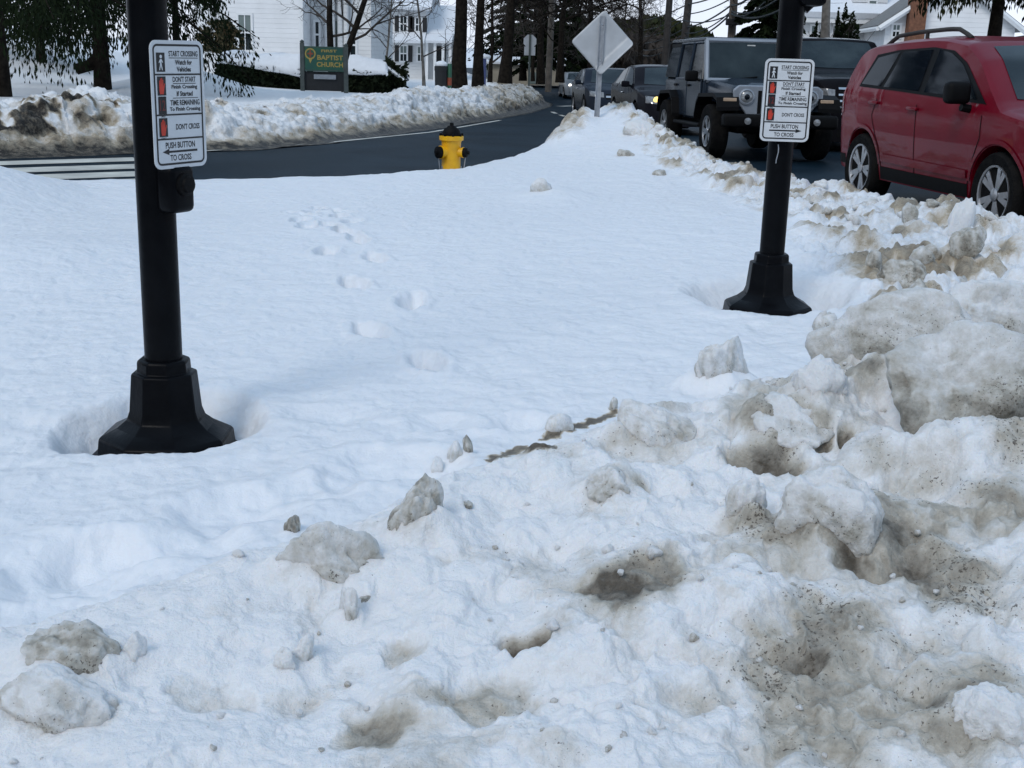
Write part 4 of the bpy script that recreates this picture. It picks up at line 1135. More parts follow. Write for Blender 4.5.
# ------------------------------------------------------------------ boxy grey-blue off-road car
def jeep():
    hf = at_road(712, 131, .40); hr = rear_hub(hf, 669, 2.9)
    t = place_car(hf, hr, .80, 'parked_car', 'boxy grey blue off-road car with round headlights behind the right crossing pole')
    t.scale = (.967, .967, .955)
    jp = M['jeeppaint']
    b = MB()
    b.b2(-2.15, .62, -.78, .78, .55, 1.18, .05, 3)
    tub = b.build('body', jp, t, smooth=40)
    b = MB(); Gh = []
    for i in range(13):
        x = .55 + (2.0 - .55) * i / 12; w = .74 - .10 * i / 12; zt = 1.20 - .085 * i / 12 - .05 * max(0, (i - 10) / 2) ** 2
        row = []
        for j in range(25):
            u = -1 + 2 * j / 24
            y = w * max(-1, min(1, u * 1.25)); drop_ = max(0, abs(u) - .8) / .2
            z = zt - .02 * (y / w) ** 2 + (.03 if abs(y) < .38 else 0) * (1 if i > 1 else 0) - drop_ * .30
            row.append((x, y, z))
        Gh.append(row)
    V = b.grid(Gh); b.bm.faces.new([v for v in V[-1]])
    b.build('hood', jp, t, smooth=45)
    b = MB(); b.b2(.5, 1.95, -.58, .58, .55, .98, .03); b.build('engine_bay', M['plastic'], t)
    # grille with seven slots
    b = MB(); out = [(-.42, .62), (.42, .62), (.56, .80), (.68, .92), (.68, 1.05), (.60, 1.115), (-.60, 1.115), (-.68, 1.05), (-.68, .92), (-.56, .80)]
    Mx = Matrix.Translation((1.99, 0, 0)) @ Matrix.Rotation(PI / 2, 4, 'Z') @ Matrix.Rotation(PI / 2, 4, 'X')
    b.prism(out, .06, Mx); g = b.build('grille', M['jeepsilver'], t)
    bv = g.modifiers.new('edge', 'BEVEL'); bv.width = .02; bv.segments = 3
    for k in range(7):
        b = MB(); y = (k - 3) * .094; b.b2(2.045, 2.0535, y - .030, y + .030, .70, 1.04, .004, 1); b.build('slot', M['plastic'], g)
    for sg in (-1, 1):
        b = MB(); Ml = Matrix.Translation((2.05, sg * .485, .945)) @ Matrix.Rotation(PI / 2, 4, 'Y')
        b.lathe([(.118, 0), (.118, .022), (.098, .03), (.095, .018)], 28, Ml); hl = b.build('headlight', M['jeepsilver'], t, smooth=40)
        b = MB(); b.lathe([(.094, .012), (.07, .035), (0, .045)], 28, Ml); b.build('lens', M['lens'], hl, smooth=60)
        b = MB(); b.lathe([(.042, .042), (.03, .052), (0, .054)], 20, Ml); b.build('projector', M['glass'], hl, smooth=60)
        # flat black fender with rounded drop at each end
        for (a0, a1, zf) in ((.82, 2.06, 1.0), (-2.0, -1.02, 1.0)):
            b = MB()
            fr = a0 > 0
            pts = [(a0 - .12, .62), (a0 - .02, .86), (a0 + .14, zf - .02), (a1 - .22, zf), (a1, zf - .06), (a1 + .05, zf - .20)] if fr else [(a0 - .06, .66), (a0 + .0, .88), (a0 + .16, zf - .02), (a1 - .10, zf - .0), (a1 + .10, zf - .12), (a1 + .22, .62)]
            for p, q in zip(pts, pts[1:]):
                y0, y1 = sg * .60, sg * .935
                v = [(p[0], y0, p[1]), (q[0], y0, q[1]), (q[0], y1, q[1] - .01), (p[0], y1, p[1] - .01)]
                lo_ = [(c[0], c[1], c[2] - .055) for c in v]
                A = [b.bm.verts.new(c) for c in v]; C = [b.bm.verts.new(c) for c in lo_]
                b.bm.faces.new(A); b.bm.faces.new(C[::-1])
                for i in range(4): b.bm.faces.new((A[i], A[(i + 1) % 4], C[(i + 1) % 4], C[i]))
            b.build('fender', M['plastic'], t)
        b = MB(); b.b2(2.062, 2.085, sg * .735 - .10, sg * .735 + .10, .875, .925, .008); b.build('turn_signal', M['amber'], t)
        b = MB(); b.lathe([(.05, 0), (.05, .02), (0, .03)], 16, Matrix.Translation((2.315, sg * .52, .60)) @ Matrix.Rotation(PI / 2, 4, 'Y')); b.build('fog_lamp', M['lens'], t)
        # windshield pillars, doors, windows
        b = MB()
        b.tube([(.66, sg * .745, 1.16), (.34, sg * .69, 1.79)], .042, 6)
        b.build('windshield_pillar', M['jeepsilver'], t)
        for (x0, x1, nm) in ((-.36, .56, 'door'), (-1.26, -.40, 'door')):
            b = MB()
            lowc = .12 if nm and x0 < -1 else .0
            Md = Matrix.Translation((0, sg * .782, 0)) @ Matrix.Rotation(PI / 2, 4, 'X')
            o_ = [(x0 + lowc + .12 * (x0 < -1), .58), (x1 - .02, .58), (x1, .70), (x1, 1.17), (x0, 1.17), (x0, .85)]
            b.prism(o_, .028 * (1 if sg < 0 else -1), Md)
            dr = b.build('door', jp, t); bv = dr.modifiers.new('edge', 'BEVEL'); bv.width = .012; bv.segments = 2
            b = MB(); b.b2(x0 + .04, x0 + .22, sg * .81, sg * .84, 1.06, 1.10, .01); b.build('handle', M['plastic'], dr)
            # frame and glass above
            b = MB()
            tb, tt = sg * .785, sg * .70
            xt1 = x1 - (.20 if x1 > .4 else 0)
            C = [(x0 + .01, tb, 1.18), (x1, tb, 1.18), (xt1, tt, 1.76), (x0 + .01, tt, 1.76)]
            for p, q in zip(C, C[1:] + C[:1]): b.tube([p, q], .022, 6)
            b.build('door_frame', jp, dr)
            b = MB(); b.quad(*[(p[0], p[1] - sg * .008, p[2]) for p in C]); w_ = b.build('window', M['glass'], dr)
            w_.modifiers.new('thick', 'SOLIDIFY').thickness = .006
        b = MB(); C = [(-2.12, sg * .785, 1.20), (-1.30, sg * .785, 1.20), (-1.30, sg * .70, 1.74), (-2.05, sg * .70, 1.74)]
        b.quad(*C); w_ = b.build('window', M['glass'], t); w_.modifiers.new('thick', 'SOLIDIFY').thickness = .01
        b = MB(); b.box((.42, sg * .93, 1.23), (.12, .20, .17), .035, 3); b.tube([(.46, sg * .80, 1.16), (.44, sg * .90, 1.2)], .025, 6); b.build('wing_mirror', M['plastic'], t, smooth=40)
        b = MB(); b.b2(-.95, .8, sg * .74, sg * .88, .44, .50, .02); b.build('side_step', M['plastic'], t)
        for axx in (1.5, -1.5): wheel(t, axx, sg * .80, .41, .26, .235, sg, 5, 'double')
    # windshield: header, cowl and glass
    b = MB(); b.tube([(.66, -.745, 1.17), (.66, .745, 1.17)], .045, 6); fr = b.build('windshield_frame', M['jeepsilver'], t); b = MB(); b.tube([(.335, -.70, 1.79), (.335, .70, 1.79)], .048, 6); b.build('header_bar', M['jeepsilver'], t)
    b = MB(); b.grid([[(.655, -.72, 1.18), (.355, -.67, 1.775)], [(.672, 0, 1.18), (.372, 0, 1.775)], [(.655, .72, 1.18), (.355, .67, 1.775)]]); w_ = b.build('windshield', M['screen'], t); w_.modifiers.new('thick', 'SOLIDIFY').thickness = .006
    b = MB(); b.b2(.372 + .018, .40, -.05, .08, 1.69, 1.735); b.build('sticker', M['paper'], fr)
    for y in (-.35, .25):
        b = MB(); b.tube([(.70, y, 1.19), (.655, y + .42, 1.24)], .010, 5); b.build('wiper', M['plastic'], t)
    # hard top
    b = MB(); b.b2(-2.13, .36, -.70, .70, 1.765, 1.845, .035, 3); b.build('roof', M['jeeppaint'], t, smooth=40)
    b = MB(); b.b2(-2.16, -2.06, -.74, .74, 1.15, 1.80, .03); b.b2(-2.06, -1.28, -.715, -.690, 1.70, 1.77); b.b2(-2.06, -1.28, .690, .715, 1.70, 1.77); b.b2(-2.02, .28, -.64, .64, 1.16, 1.21); b.build('hard_top', M['plastic'], t)
    for y in (-.35, .35):
        b = MB(); b.b2(-.3, .1, y - .25, y + .25, 1.15, 1.62, .08, 3); b.build('seat', M['plastic'], t)
    b = MB(); b.b2(2.08, 2.30, -.86, .86, .50, .70, .045, 3); b.b2(1.9, 2.12, -.45, .45, .44, .62, .03); b.build('bumper', M['plastic'], t, smooth=40)
    b = MB(); b.b2(2.301, 2.312, -.17, .17, .53, .66); b.build('number_plate', M['plate'], t)
    b = MB(); b.b2(-2.1, 1.9, -.56, .56, .40, .60, .03); b.build('underbody', M['plastic'], t)
    return t
jeep()

# ------------------------------------------------------------------ other queueing cars share one builder
def front_car(label, loc, rz, paint, L, W, Hh, wb, r, prof, lit, extra=None, hub_side=None):
    t = thing('parked_car', label, 'car', loc, rz)
    t.rotation_euler = (0, -math.atan(.015), rz)
    h = L / 2; ax = (wb / 2 + .03, -wb / 2 + .03)
    wid = [(-h, W * .38), (-h + .12, W * .45), (-h + .5, W * .495), (0, W * .5), (h - .7, W * .49), (h - .25, W * .44), (h - .08, W * .39), (h, W * .32)]
    bz = prof['belt']
    belt = [(-h, bz + .03), (h, bz - .06)]
    sill = [(-h, .32), (-h + .5, .22), (h - .4, .20), (h, .20)]
    B = Body(prof['top'], wid, belt, sill, ax, r + .05, r, prof.get('tumble', .33), drop=.075)
    B.b.build('body', M[paint], t, smooth=38)
    g = prof['glass']
    for sd_ in 'RL':
        for bt, tp in g['side']:
            b = MB(); B.patch(b, sd_, bt, tp, .006, 12, 6); b.build('window', M['glass'], t, smooth=40)
        b = MB(); line_patch(B, b, sd_, [(g['b'], bz - .02), (g['b'], .30)], .012, .003); b.build('door_seam', M['plastic'], t); b = MB(); line_patch(B, b, sd_, [(g['a'], bz - .05), (g['a'] - .05, .35)], .012, .003); b.build('door_seam', M['plastic'], t)
        p = B.hit(sd_, g['b'] + .16, bz - .12, .018); b = MB(); b.box(p, (.17, .03, .03), .01); b.build('door_handle', M['chrome'], t)
    b = MB(); B.patch(b, 'F', *g['front'], .006, 16, 8); b.build('windshield', M['screen'], t, smooth=40)
    lz0, lz1, ly0, ly1 = prof['lamp']
    for sg in (-1, 1):
        b = MB(); B.patch(b, 'F', [(sg * ly0, lz0), (sg * ly1, lz0 + .03)], [(sg * ly0, lz1 - .03), (sg * ly1, lz1)], .006, 8, 5); hl = b.build('headlight', M['lens'], t, smooth=40)
        if lit:
            yy = sg * (ly0 * .55 + ly1 * .45); q = B.hit('F', yy, (lz0 + lz1) / 2, .012)
            b = MB(); b.lathe([(lit[1], 0), (lit[1] * .7, .02), (0, .028)], 16, Matrix.Translation(q) @ Matrix.Rotation(PI / 2, 4, 'Y')); b.build('lamp', M[lit[0]], hl)
        b = MB(); q = B.hit('R' if sg < 0 else 'L', g['a'] - .30, bz + .03, 0)
        b.box((q.x, q.y + sg * .11, bz + .07), (.10, .18, .13), .035, 3); b.tube([(q.x, q.y - sg * .03, bz + .03), (q.x, q.y + sg * .06, bz + .05)], .025, 6); b.build('wing_mirror', M[paint], t, smooth=40)
        for axx in ax: wheel(t, axx, sg * (W / 2 - .115), r, .21, r * .64, sg, 5)
    gz0, gz1, gw = prof['grille']
    b = MB(); B.patch(b, 'F', [(-gw, gz0), (gw, gz0)], [(-gw, gz1), (gw, gz1)], .005, 10, 4); gr = b.build('grille', M['plastic'], t)
    for k in range(prof.get('bars', 1)):
        z = gz0 + (gz1 - gz0) * (k + .5) / prof.get('bars', 1)
        b = MB(); line_patch(B, b, 'F', [(-gw, z), (0, z), (gw, z)], prof.get('barw', .03), .012); b.build('grille_bar', M['chrome'], gr)
    b = MB(); B.patch(b, 'F', [(-W * .33, .28), (W * .33, .28)], [(-W * .33, .40), (W * .33, .40)], .005, 10, 3); b.build('air_intake', M['plastic'], t)
    b = MB(); B.patch(b, 'F', [(-.16, .43), (.16, .43)], [(-.16, .53), (.16, .53)], .012, 3, 2); b.build('number_plate', M['plate'], t)
    dark_under(t, -h + .2, h - .2, W * .36, .2, .62)
    return t, B
SED = dict(top=[(-2.35, .45), (-2.34, .80), (-2.28, .98), (-1.75, 1.05), (-1.55, 1.09), (-.85, 1.38), (-.45, 1.435), (.1, 1.45), (.42, 1.41), (1.12, 1.02), (1.25, .985), (1.75, .92), (2.1, .83), (2.24, .72), (2.31, .58), (2.33, .42)],
           belt=.95, lamp=(.63, .80, .42, .80), grille=(.58, .72, .36), bars=1, barw=.05, tumble=.36,
           glass=dict(side=[([(-1.35, 1.02), (-.32, .99)], [(-.85, 1.30), (-.32, 1.375)]), ([(-.26, .99), (.88, .955)], [(-.26, 1.38), (.12, 1.375), (.42, 1.30), (.80, 1.05)])], a=.92, b=-.29,
                      front=([(-.66, 1.03), (0, 1.01), (.66, 1.03)], [(-.55, 1.365), (0, 1.395), (.55, 1.365)])))
CUV = dict(top=[(-2.25, .5), (-2.24, .85), (-2.15, 1.08), (-1.9, 1.42), (-1.75, 1.54), (-1.1, 1.60), (-.3, 1.62), (.2, 1.59), (.5, 1.50), (1.12, 1.13), (1.28, 1.07), (1.8, 1.0), (2.05, .92), (2.2, .78), (2.27, .60), (2.28, .42)],
           belt=1.02, lamp=(.70, .88, .42, .80), grille=(.62, .82, .38), bars=3, barw=.04, tumble=.32,
           glass=dict(side=[([(-1.70, 1.12), (-.35, 1.06)], [(-1.50, 1.44), (-.35, 1.52)]), ([(-.27, 1.06), (.85, 1.02)], [(-.27, 1.52), (.10, 1.50), (.40, 1.41), (.76, 1.14)])], a=.92, b=-.31,
                      front=([(-.68, 1.14), (0, 1.12), (.68, 1.14)], [(-.57, 1.51), (0, 1.545), (.57, 1.51)])))
PICK = dict(top=[(-2.9, .6), (-2.88, 1.30), (-2.8, 1.36), (-1.25, 1.38), (-1.15, 1.86), (-1.0, 1.93), (-.2, 1.96), (.25, 1.93), (.95, 1.40), (1.1, 1.34), (2.0, 1.30), (2.5, 1.24), (2.68, 1.10), (2.74, .8), (2.75, .45)],
            belt=1.30, lamp=(.88, 1.08, .62, .93), grille=(.72, 1.12, .56), bars=4, barw=.03, tumble=.26,
            glass=dict(side=[([(-1.0, 1.40), (-.15, 1.38)], [(-.98, 1.82), (-.15, 1.86)]), ([(-.07, 1.38), (.78, 1.34)], [(-.07, 1.86), (.20, 1.83), (.70, 1.42)])], a=.85, b=-.11,
                       front=([(-.80, 1.42), (0, 1.40), (.80, 1.42)], [(-.68, 1.86), (0, 1.89), (.68, 1.86)])))
def on_lane(px, py, hz, wb, W, heading):
    """car centre from its visible front hub and heading"""
    h_ = at_road(px, py, hz); d = Vector((math.cos(heading), math.sin(heading), 0)); left = Vector((-d.y, d.x, 0))
    c = h_ - d * (wb / 2 + .03) + left * (W / 2 - .1)
    return (c.x, c.y, road_z(c.y))
hd = R(-90 + 4.5)
front_car('dark plum sedan with one amber lit headlamp right behind the boxy off-road car', on_lane(638, 117, .33, 2.75, 1.84, R(-85)), R(-85), 'navypaint', 4.68, 1.84, 1.45, 2.75, .33, SED, ('amberlamp', .075))
front_car('dark slate car with bright low headlights partly behind the diamond sign post', on_lane(586, 106.5, .33, 2.66, 1.82, R(-86)), R(-86), 'bluepaint', 4.6, 1.82, 1.5, 2.70, .33, SED, ('lamp', .05))
front_car('silver car farthest back in the queue with its headlights on', on_lane(564.5, 92.5, .33, 2.7, 1.84, R(-87)), R(-87), 'silverpaint', 4.6, 1.84, 1.5, 2.7, .33, SED, ('lamp', .09))
pk = at_y(846, 110, 21.2)
front_car('black pickup truck with chrome trim seen between the off-road car and the red car', (pk.x + .22, 21.2 + 2.7, road_z(24)), R(-86), 'truckpaint', 5.5, 2.0, 1.96, 3.6, .41, PICK, None)
# ================================================================== BUILDINGS
def wall_box(name, m, parent, x0, x1, y0, y1, z0, z1):
    b = MB(); b.b2(x0, x1, y0, y1, z0, z1); return b.build(name, m, parent)
def facade_window(parent, a, c, Y, proud=.05, shutters=0, blind=True, mull=True):
    """sash window from photo points a (top left) and c (bottom right) on the wall plane y = Y"""
    x0, z1 = XZ(*a, Y); x1, z0 = XZ(*c, Y)
    o = Vector(parent.location)
    b = MB(); w = .10
    for q in ((x0 - w, x1 + w, z1, z1 + w), (x0 - w, x1 + w, z0 - w, z0), (x0 - w, x0, z0, z1), (x1, x1 + w, z0, z1), (x0, x1, (z0 + z1) / 2 - .04, (z0 + z1) / 2 + .04)):
        b.b2(q[0] - o.x, q[1] - o.x, Y - proud - o.y, Y + .06 - o.y, q[2] - o.z, q[3] - o.z)
    f = b.build('window', M['white'], parent)
    b = MB(); b.quad((x0 - o.x, Y - .012 - o.y, z0 - o.z), (x1 - o.x, Y - .012 - o.y, z0 - o.z), (x1 - o.x, Y - .012 - o.y, (z0 + z1) / 2 - .04 - o.z), (x0 - o.x, Y - .012 - o.y, (z0 + z1) / 2 - .04 - o.z)); b.build('pane', M['pane'], f)
    b = MB(); b.quad((x0 - o.x, Y - .012 - o.y, (z0 + z1) / 2 + .04 - o.z), (x1 - o.x, Y - .012 - o.y, (z0 + z1) / 2 + .04 - o.z), (x1 - o.x, Y - .012 - o.y, z1 - o.z), (x0 - o.x, Y - .012 - o.y, z1 - o.z)); b.build('pane', M['blind'] if blind else M['pane'], f)
    if mull:
        b = MB(); xm = (x0 + x1) / 2; b.b2(xm - .02 - o.x, xm + .02 - o.x, Y - .03 - o.y, Y - .013 - o.y, z0 - o.z, z1 - o.z); b.build('muntin', M['white'], f)
    if shutters:
        for sx in (x0 - w - shutters, x1 + w):
            b = MB(); b.b2(sx + .02 - o.x, sx + shutters - o.x, Y - .07 - o.y, Y - .004 - o.y, z0 - .05 - o.z, z1 + .05 - o.z); b.build('shutter', M['shutter'], parent)
    return f
def roof_slab(name, m, parent, pts, th):
    """sloping roof: four corners of the underside"""
    b = MB(); A = [Vector(p) for p in pts]
    n = (A[1] - A[0]).cross(A[2] - A[0]).normalized()
    if n.z < 0: n = -n
    lo_ = [b.bm.verts.new(p) for p in A]; hi_ = [b.bm.verts.new(p + n * th) for p in A]
    b.bm.faces.new(lo_[::-1]); b.bm.faces.new(hi_)
    for i in range(4): b.bm.faces.new((lo_[i], lo_[(i + 1) % 4], hi_[(i + 1) % 4], hi_[i]))
    return b.build(name, m, parent)
# white church, front wall and set-back wing
def church():
    Y = 56.0; x0 = XZ(196, 30, Y)[0]; x1 = XZ(302.5, 30, Y)[0]; gz = yard_z(-11, Y) - .6
    t = thing('church', 'white clapboard church behind the snowy hedge and green sign', 'church', (x0, Y, gz))
    w = x1 - x0; top = 7.4
    b = MB(); b.poly((0, 0, 0), (w, 0, 0), (w, 0, top), (w / 2, 0, top + 3.2), (0, 0, top)); b.poly((w, 0, 0), (w, 15, 0), (w, 15, top), (w, 0, top)); b.poly((0, 15, 0), (0, 0, 0), (0, 0, top), (0, 15, top)); b.poly((w, 15, 0), (0, 15, 0), (0, 15, top), (w / 2, 15, top + 3.2), (w, 15, top))
    b.build('wall', M['siding'], t)
    for sg in (0, 1):
        xe = -.35 if sg == 0 else w + .35
        rf = roof_slab('roof', M['cap'], t, [(xe, -.3, top - .2), (xe, 15.3, top - .2), (w / 2, 15.3, top + 3.25), (w / 2, -.3, top + 3.25)], .16)
    b = MB(); b.b2(w - .16, w + .03, -.03, .16, 0, top); b.build('corner_board', M['white'], t)
    facade_window(t, (238.5, 15), (251.5, 50), Y)
    # wing
    Y2 = Y + 2.2; xa = w + .02; xb = XZ(371, 30, Y2)[0] - x0
    wing = wall_box('wing', M['siding2'], t, xa, xb, 2.2, 12, 0, 6.2)
    roof_slab('wing_roof', M['cap'], t, [(xa, 1.9, 6.2), (xb + .3, 1.9, 6.2), (xb + .3, 7.5, 8.0), (xa, 7.5, 8.0)], .2)
    facade_window(t, (315.5, 22), (319, 47), Y2, blind=False, mull=False)
    facade_window(t, (350.5, 33), (355.5, 57), Y2, blind=False, mull=False)
    for px in (328, 333.5, 341, 347):
        xx = XZ(px, 40, Y2)[0] - x0
        b = MB(); b.lathe([(.17, 0), (.17, .2), (.13, .25), (.115, 4.6), (.17, 4.7), (.17, 4.9)], 12, Matrix.Translation((xx, 1.95, .3))); b.build('column', M['siding2'], t, smooth=40)
    xd0 = XZ(334.8, 30, Y2)[0] - x0; xd1 = XZ(340, 30, Y2)[0] - x0
    b = MB(); b.b2(xd0, xd1, 2.16, 2.199, .3, 3.4); b.build('door', M['blind'], t)
church()
def shuttered_house():
    Y = 86.0; x0 = XZ(371.5, 40, Y)[0]; x1 = XZ(426, 40, Y)[0]; gz = yard_z(-9, Y) - .8
    t = thing('house', 'white two storey house with black shutters and snowy roofs left of the big trunks', 'house', (x0, Y, gz))
    ze = XZ(400, 10, Y)[1] - gz; w = x1 - x0
    wall_box('wall', M['siding2'], t, 0, w, 0, 8, 0, ze)
    roof_slab('roof', M['cap'], t, [(-.4, -.5, ze), (w + .4, -.5, ze), (w + .4, 4.2, ze + 2.6), (-.4, 4.2, ze + 2.6)], .22)
    roof_slab('roof', M['cap'], t, [(-.4, 8.5, ze), (w + .4, 8.5, ze), (w + .4, 4.2, ze + 2.6), (-.4, 4.2, ze + 2.6)], .22)
    for (a, c) in (((400.5, 16.5), (406.5, 31)), ((374.5, 20), (376.5, 29)), ((416, 18), (421, 31)), ((400.5, 46), (406.5, 61)), ((374, 46), (377, 60)), ((418, 47), (423, 61))):
        facade_window(t, a, c, Y, shutters=.30 if 390 < a[0] < 417 else 0, blind=(a[0] > 390 and a[1] > 40))
    # porch roof carrying snow, and side wing with a porch
    zp = XZ(400, 42, Y)[1] - gz
    roof_slab('porch_roof', M['cap'], t, [(.9, -1.5, zp - .05), (w, -1.5, zp - .05), (w, -.02, zp + .5), (.9, -.02, zp + .5)], .16)
    xw = XZ(453, 40, Y)[0] - x0
    wall_box('side_wing', M['siding2'], t, w + .02, xw, .6, 7, 0, ze - 1.6)
    roof_slab('side_roof', M['cap'], t, [(w + .03, .2, ze - 1.6), (xw + .3, .2, ze - 1.6), (xw + .3, 3.8, ze + .3), (w + .03, 3.8, ze + .3)], .2)
    for px in (428, 436, 444, 451):
        xx = XZ(px, 40, Y)[0] - x0
        b = MB(); b.b2(xx - .09, xx + .09, -1.0, -.82, 0, zp); b.build('porch_post', M['white'], t)
    roof_slab('porch_roof', M['cap'], t, [(w + .05, -1.2, zp), (xw, -1.2, zp), (xw, .5, zp + .55), (w + .05, .5, zp + .55)], .15)
    b = MB(); b.b2(w + .6, xw - .5, .52, .59, .4, zp - .2); b.build('door', M['shutter'], t)
shuttered_house()
def right_houses():
    Y = 66.0; gz = .2 + road_z(Y)
    x0 = XZ(800, 30, Y)[0]; x1 = XZ(905, 30, Y)[0]; ze = XZ(850, 20, Y)[1]
    t = thing('house', 'white house with deep snow on its roof behind the grey trunk', 'house', (x0, Y, gz)); h = ze - gz; w = x1 - x0
    wall_box('wall', M['siding2'], t, 0, w, 0, 8, 0, h)
    b = MB(); b.b2(-.4, w + .4, -.45, -.002, h - .18, h + .06); b.build('eave_board', M['white'], t)
    roof_slab('roof', M['cap'], t, [(-.45, -.5, h + .07), (w + .45, -.5, h + .07), (w + .45, 4.2, h + 2.4), (-.45, 4.2, h + 2.4)], .3)
    roof_slab('roof', M['cap'], t, [(-.45, 8.5, h + .07), (w + .45, 8.5, h + .07), (w + .45, 4.2, h + 2.4), (-.45, 4.2, h + 2.4)], .3)
    for px in (812, 821, 834, 845.5):
        facade_window(t, (px, 26), (px + 4, 43), Y, blind=True, mull=False)
    dx = XZ(872, 5, Y)[0] - x0
    b = MB(); b.poly((dx - .9, .4, h + .9), (dx + .9, .4, h + .9), (dx + .9, .4, h + 2.3), (dx, .4, h + 3.0), (dx - .9, .4, h + 2.3)); b.b2(dx - .9, dx + .9, .41, 3.6, h + .9, h + 2.3); dm = b.build('dormer', M['siding2'], t)
    facade_window(t, (869.5, 1), (875.5, 8.5), Y + .4, mull=False)
    Y = 57.0; gz = .2 + road_z(Y)
    c = Vector((XZ(884, 40, Y)[0], Y, gz))
    t = thing('house', 'white clapboard house with a brick chimney above the red car roof', 'house', c)
    zs = XZ(884, 24, Y)[1] - gz; xr = XZ(1015, 30, Y)[0] - c.x; ap = XZ(950, -22, Y)[1] - gz
    xb = XZ(857, 30, Y + 13)[0] - c.x; rx = xr / 2
    b = MB()
    b.poly((0, 0, 0), (xr, 0, 0), (xr, 0, zs), (rx, 0, ap), (0, 0, zs)); b.poly((xb, 13, 0), (0, 0, 0), (0, 0, zs), (xb, 13, zs)); b.poly((xr, 0, 0), (xr + xb, 13, 0), (xr + xb, 13, zs), (xr, 0, zs)); b.poly((xr + xb, 13, 0), (xb, 13, 0), (xb, 13, zs), (rx + xb, 13, ap), (xr + xb, 13, zs))
    b.build('wall', M['siding'], t)
    ov = .35
    roof_slab('roof', M['shingle'], t, [(-ov, -.3, zs - .18), (xb - ov, 13.3, zs - .18), (rx + xb, 13.3, ap + .02), (rx, -.3, ap + .02)], .14)
    roof_slab('roof', M['shingle'], t, [(xr + ov, -.3, zs - .18), (xr + xb + ov, 13.3, zs - .18), (rx + xb, 13.3, ap + .02), (rx, -.3, ap + .02)], .14)
    for sg in (0, 1):
        x_e = -ov if sg == 0 else xr + ov
        b = MB(); b.tube([(x_e, -.36, zs - .20), (rx, -.36, ap + .02)], .12, 4); b.build('rake_board', M['white'], t)
    b = MB(); b.tube([(-ov - .05, -.3, zs - .2), (xb - ov - .05, 13.3, zs - .2)], .10, 6); b.build('gutter', M['white'], t)
    facade_window(t, (893.5, 25), (898.5, 36.5), Y)
    for k, f in enumerate((.18, .45, .60, .85)):
        x, y = xb * f, 13 * f
        d = Vector((xb, 13, 0)).normalized(); n = Vector((-d.y, d.x, 0))
        o = Vector((x, y, 0)) + n * .02
        b = MB(); 
        for (q0, q1, z0, z1) in ((-.42, .42, 2.45, 2.55), (-.42, .42, .95, 1.05), (-.42, -.34, 1.05, 2.45), (.34, .42, 1.05, 2.45)):
            P = [o + d * q0 + n * .05, o + d * q1 + n * .05]
            b.quad(P[0] + Vector((0, 0, z0)), P[1] + Vector((0, 0, z0)), P[1] + Vector((0, 0, z1)), P[0] + Vector((0, 0, z1)))
        f_ = b.build('window', M['white'], t)
        b = MB(); P = [o + d * -.36 + n * .02, o + d * .36 + n * .02]; b.quad(P[0] + Vector((0, 0, 1)), P[1] + Vector((0, 0, 1)), P[1] + Vector((0, 0, 2.5)), P[0] + Vector((0, 0, 2.5))); b.build('pane', M['pane'], f_)
    xa, xc = XZ(909.5, 20, Y - .5)[0] - c.x, XZ(926, 20, Y - .5)[0] - c.x
    b = MB(); b.b2(xa, xc, -.52, -.004, 0, ap + 1.4); b.b2(xa - .08, xc + .08, -.6, .08, ap + 1.2, ap + 1.41); b.build('chimney', M['brick'], t)
right_houses()
def garage():
    Y = 90.0; x0 = XZ(488, 60, Y)[0]; x1 = XZ(563, 60, Y)[0]; gz = yard_z(-2, Y) - .5; h = XZ(520, 64.5, Y)[1] - gz
    t = thing('garage', 'low beige building with snow on its roof behind the dark trunks', 'garage', (x0, Y, gz)); w = x1 - x0
    wall_box('wall', M['beige'], t, 0, w, 0, 5, 0, h)
    roof_slab('roof', M['cap'], t, [(-.3, -.3, h), (w + .3, -.3, h), (w + .3, 2.5, h + .35), (-.3, 2.5, h + .35)], .15)
    roof_slab('roof', M['cap'], t, [(-.3, 5.3, h), (w + .3, 5.3, h), (w + .3, 2.5, h + .35), (-.3, 2.5, h + .35)], .15)
    b = MB(); b.b2(w * .55, w * .8, -.05, -.004, .1, h - .5); b.build('door', M['blind'], t)
garage()

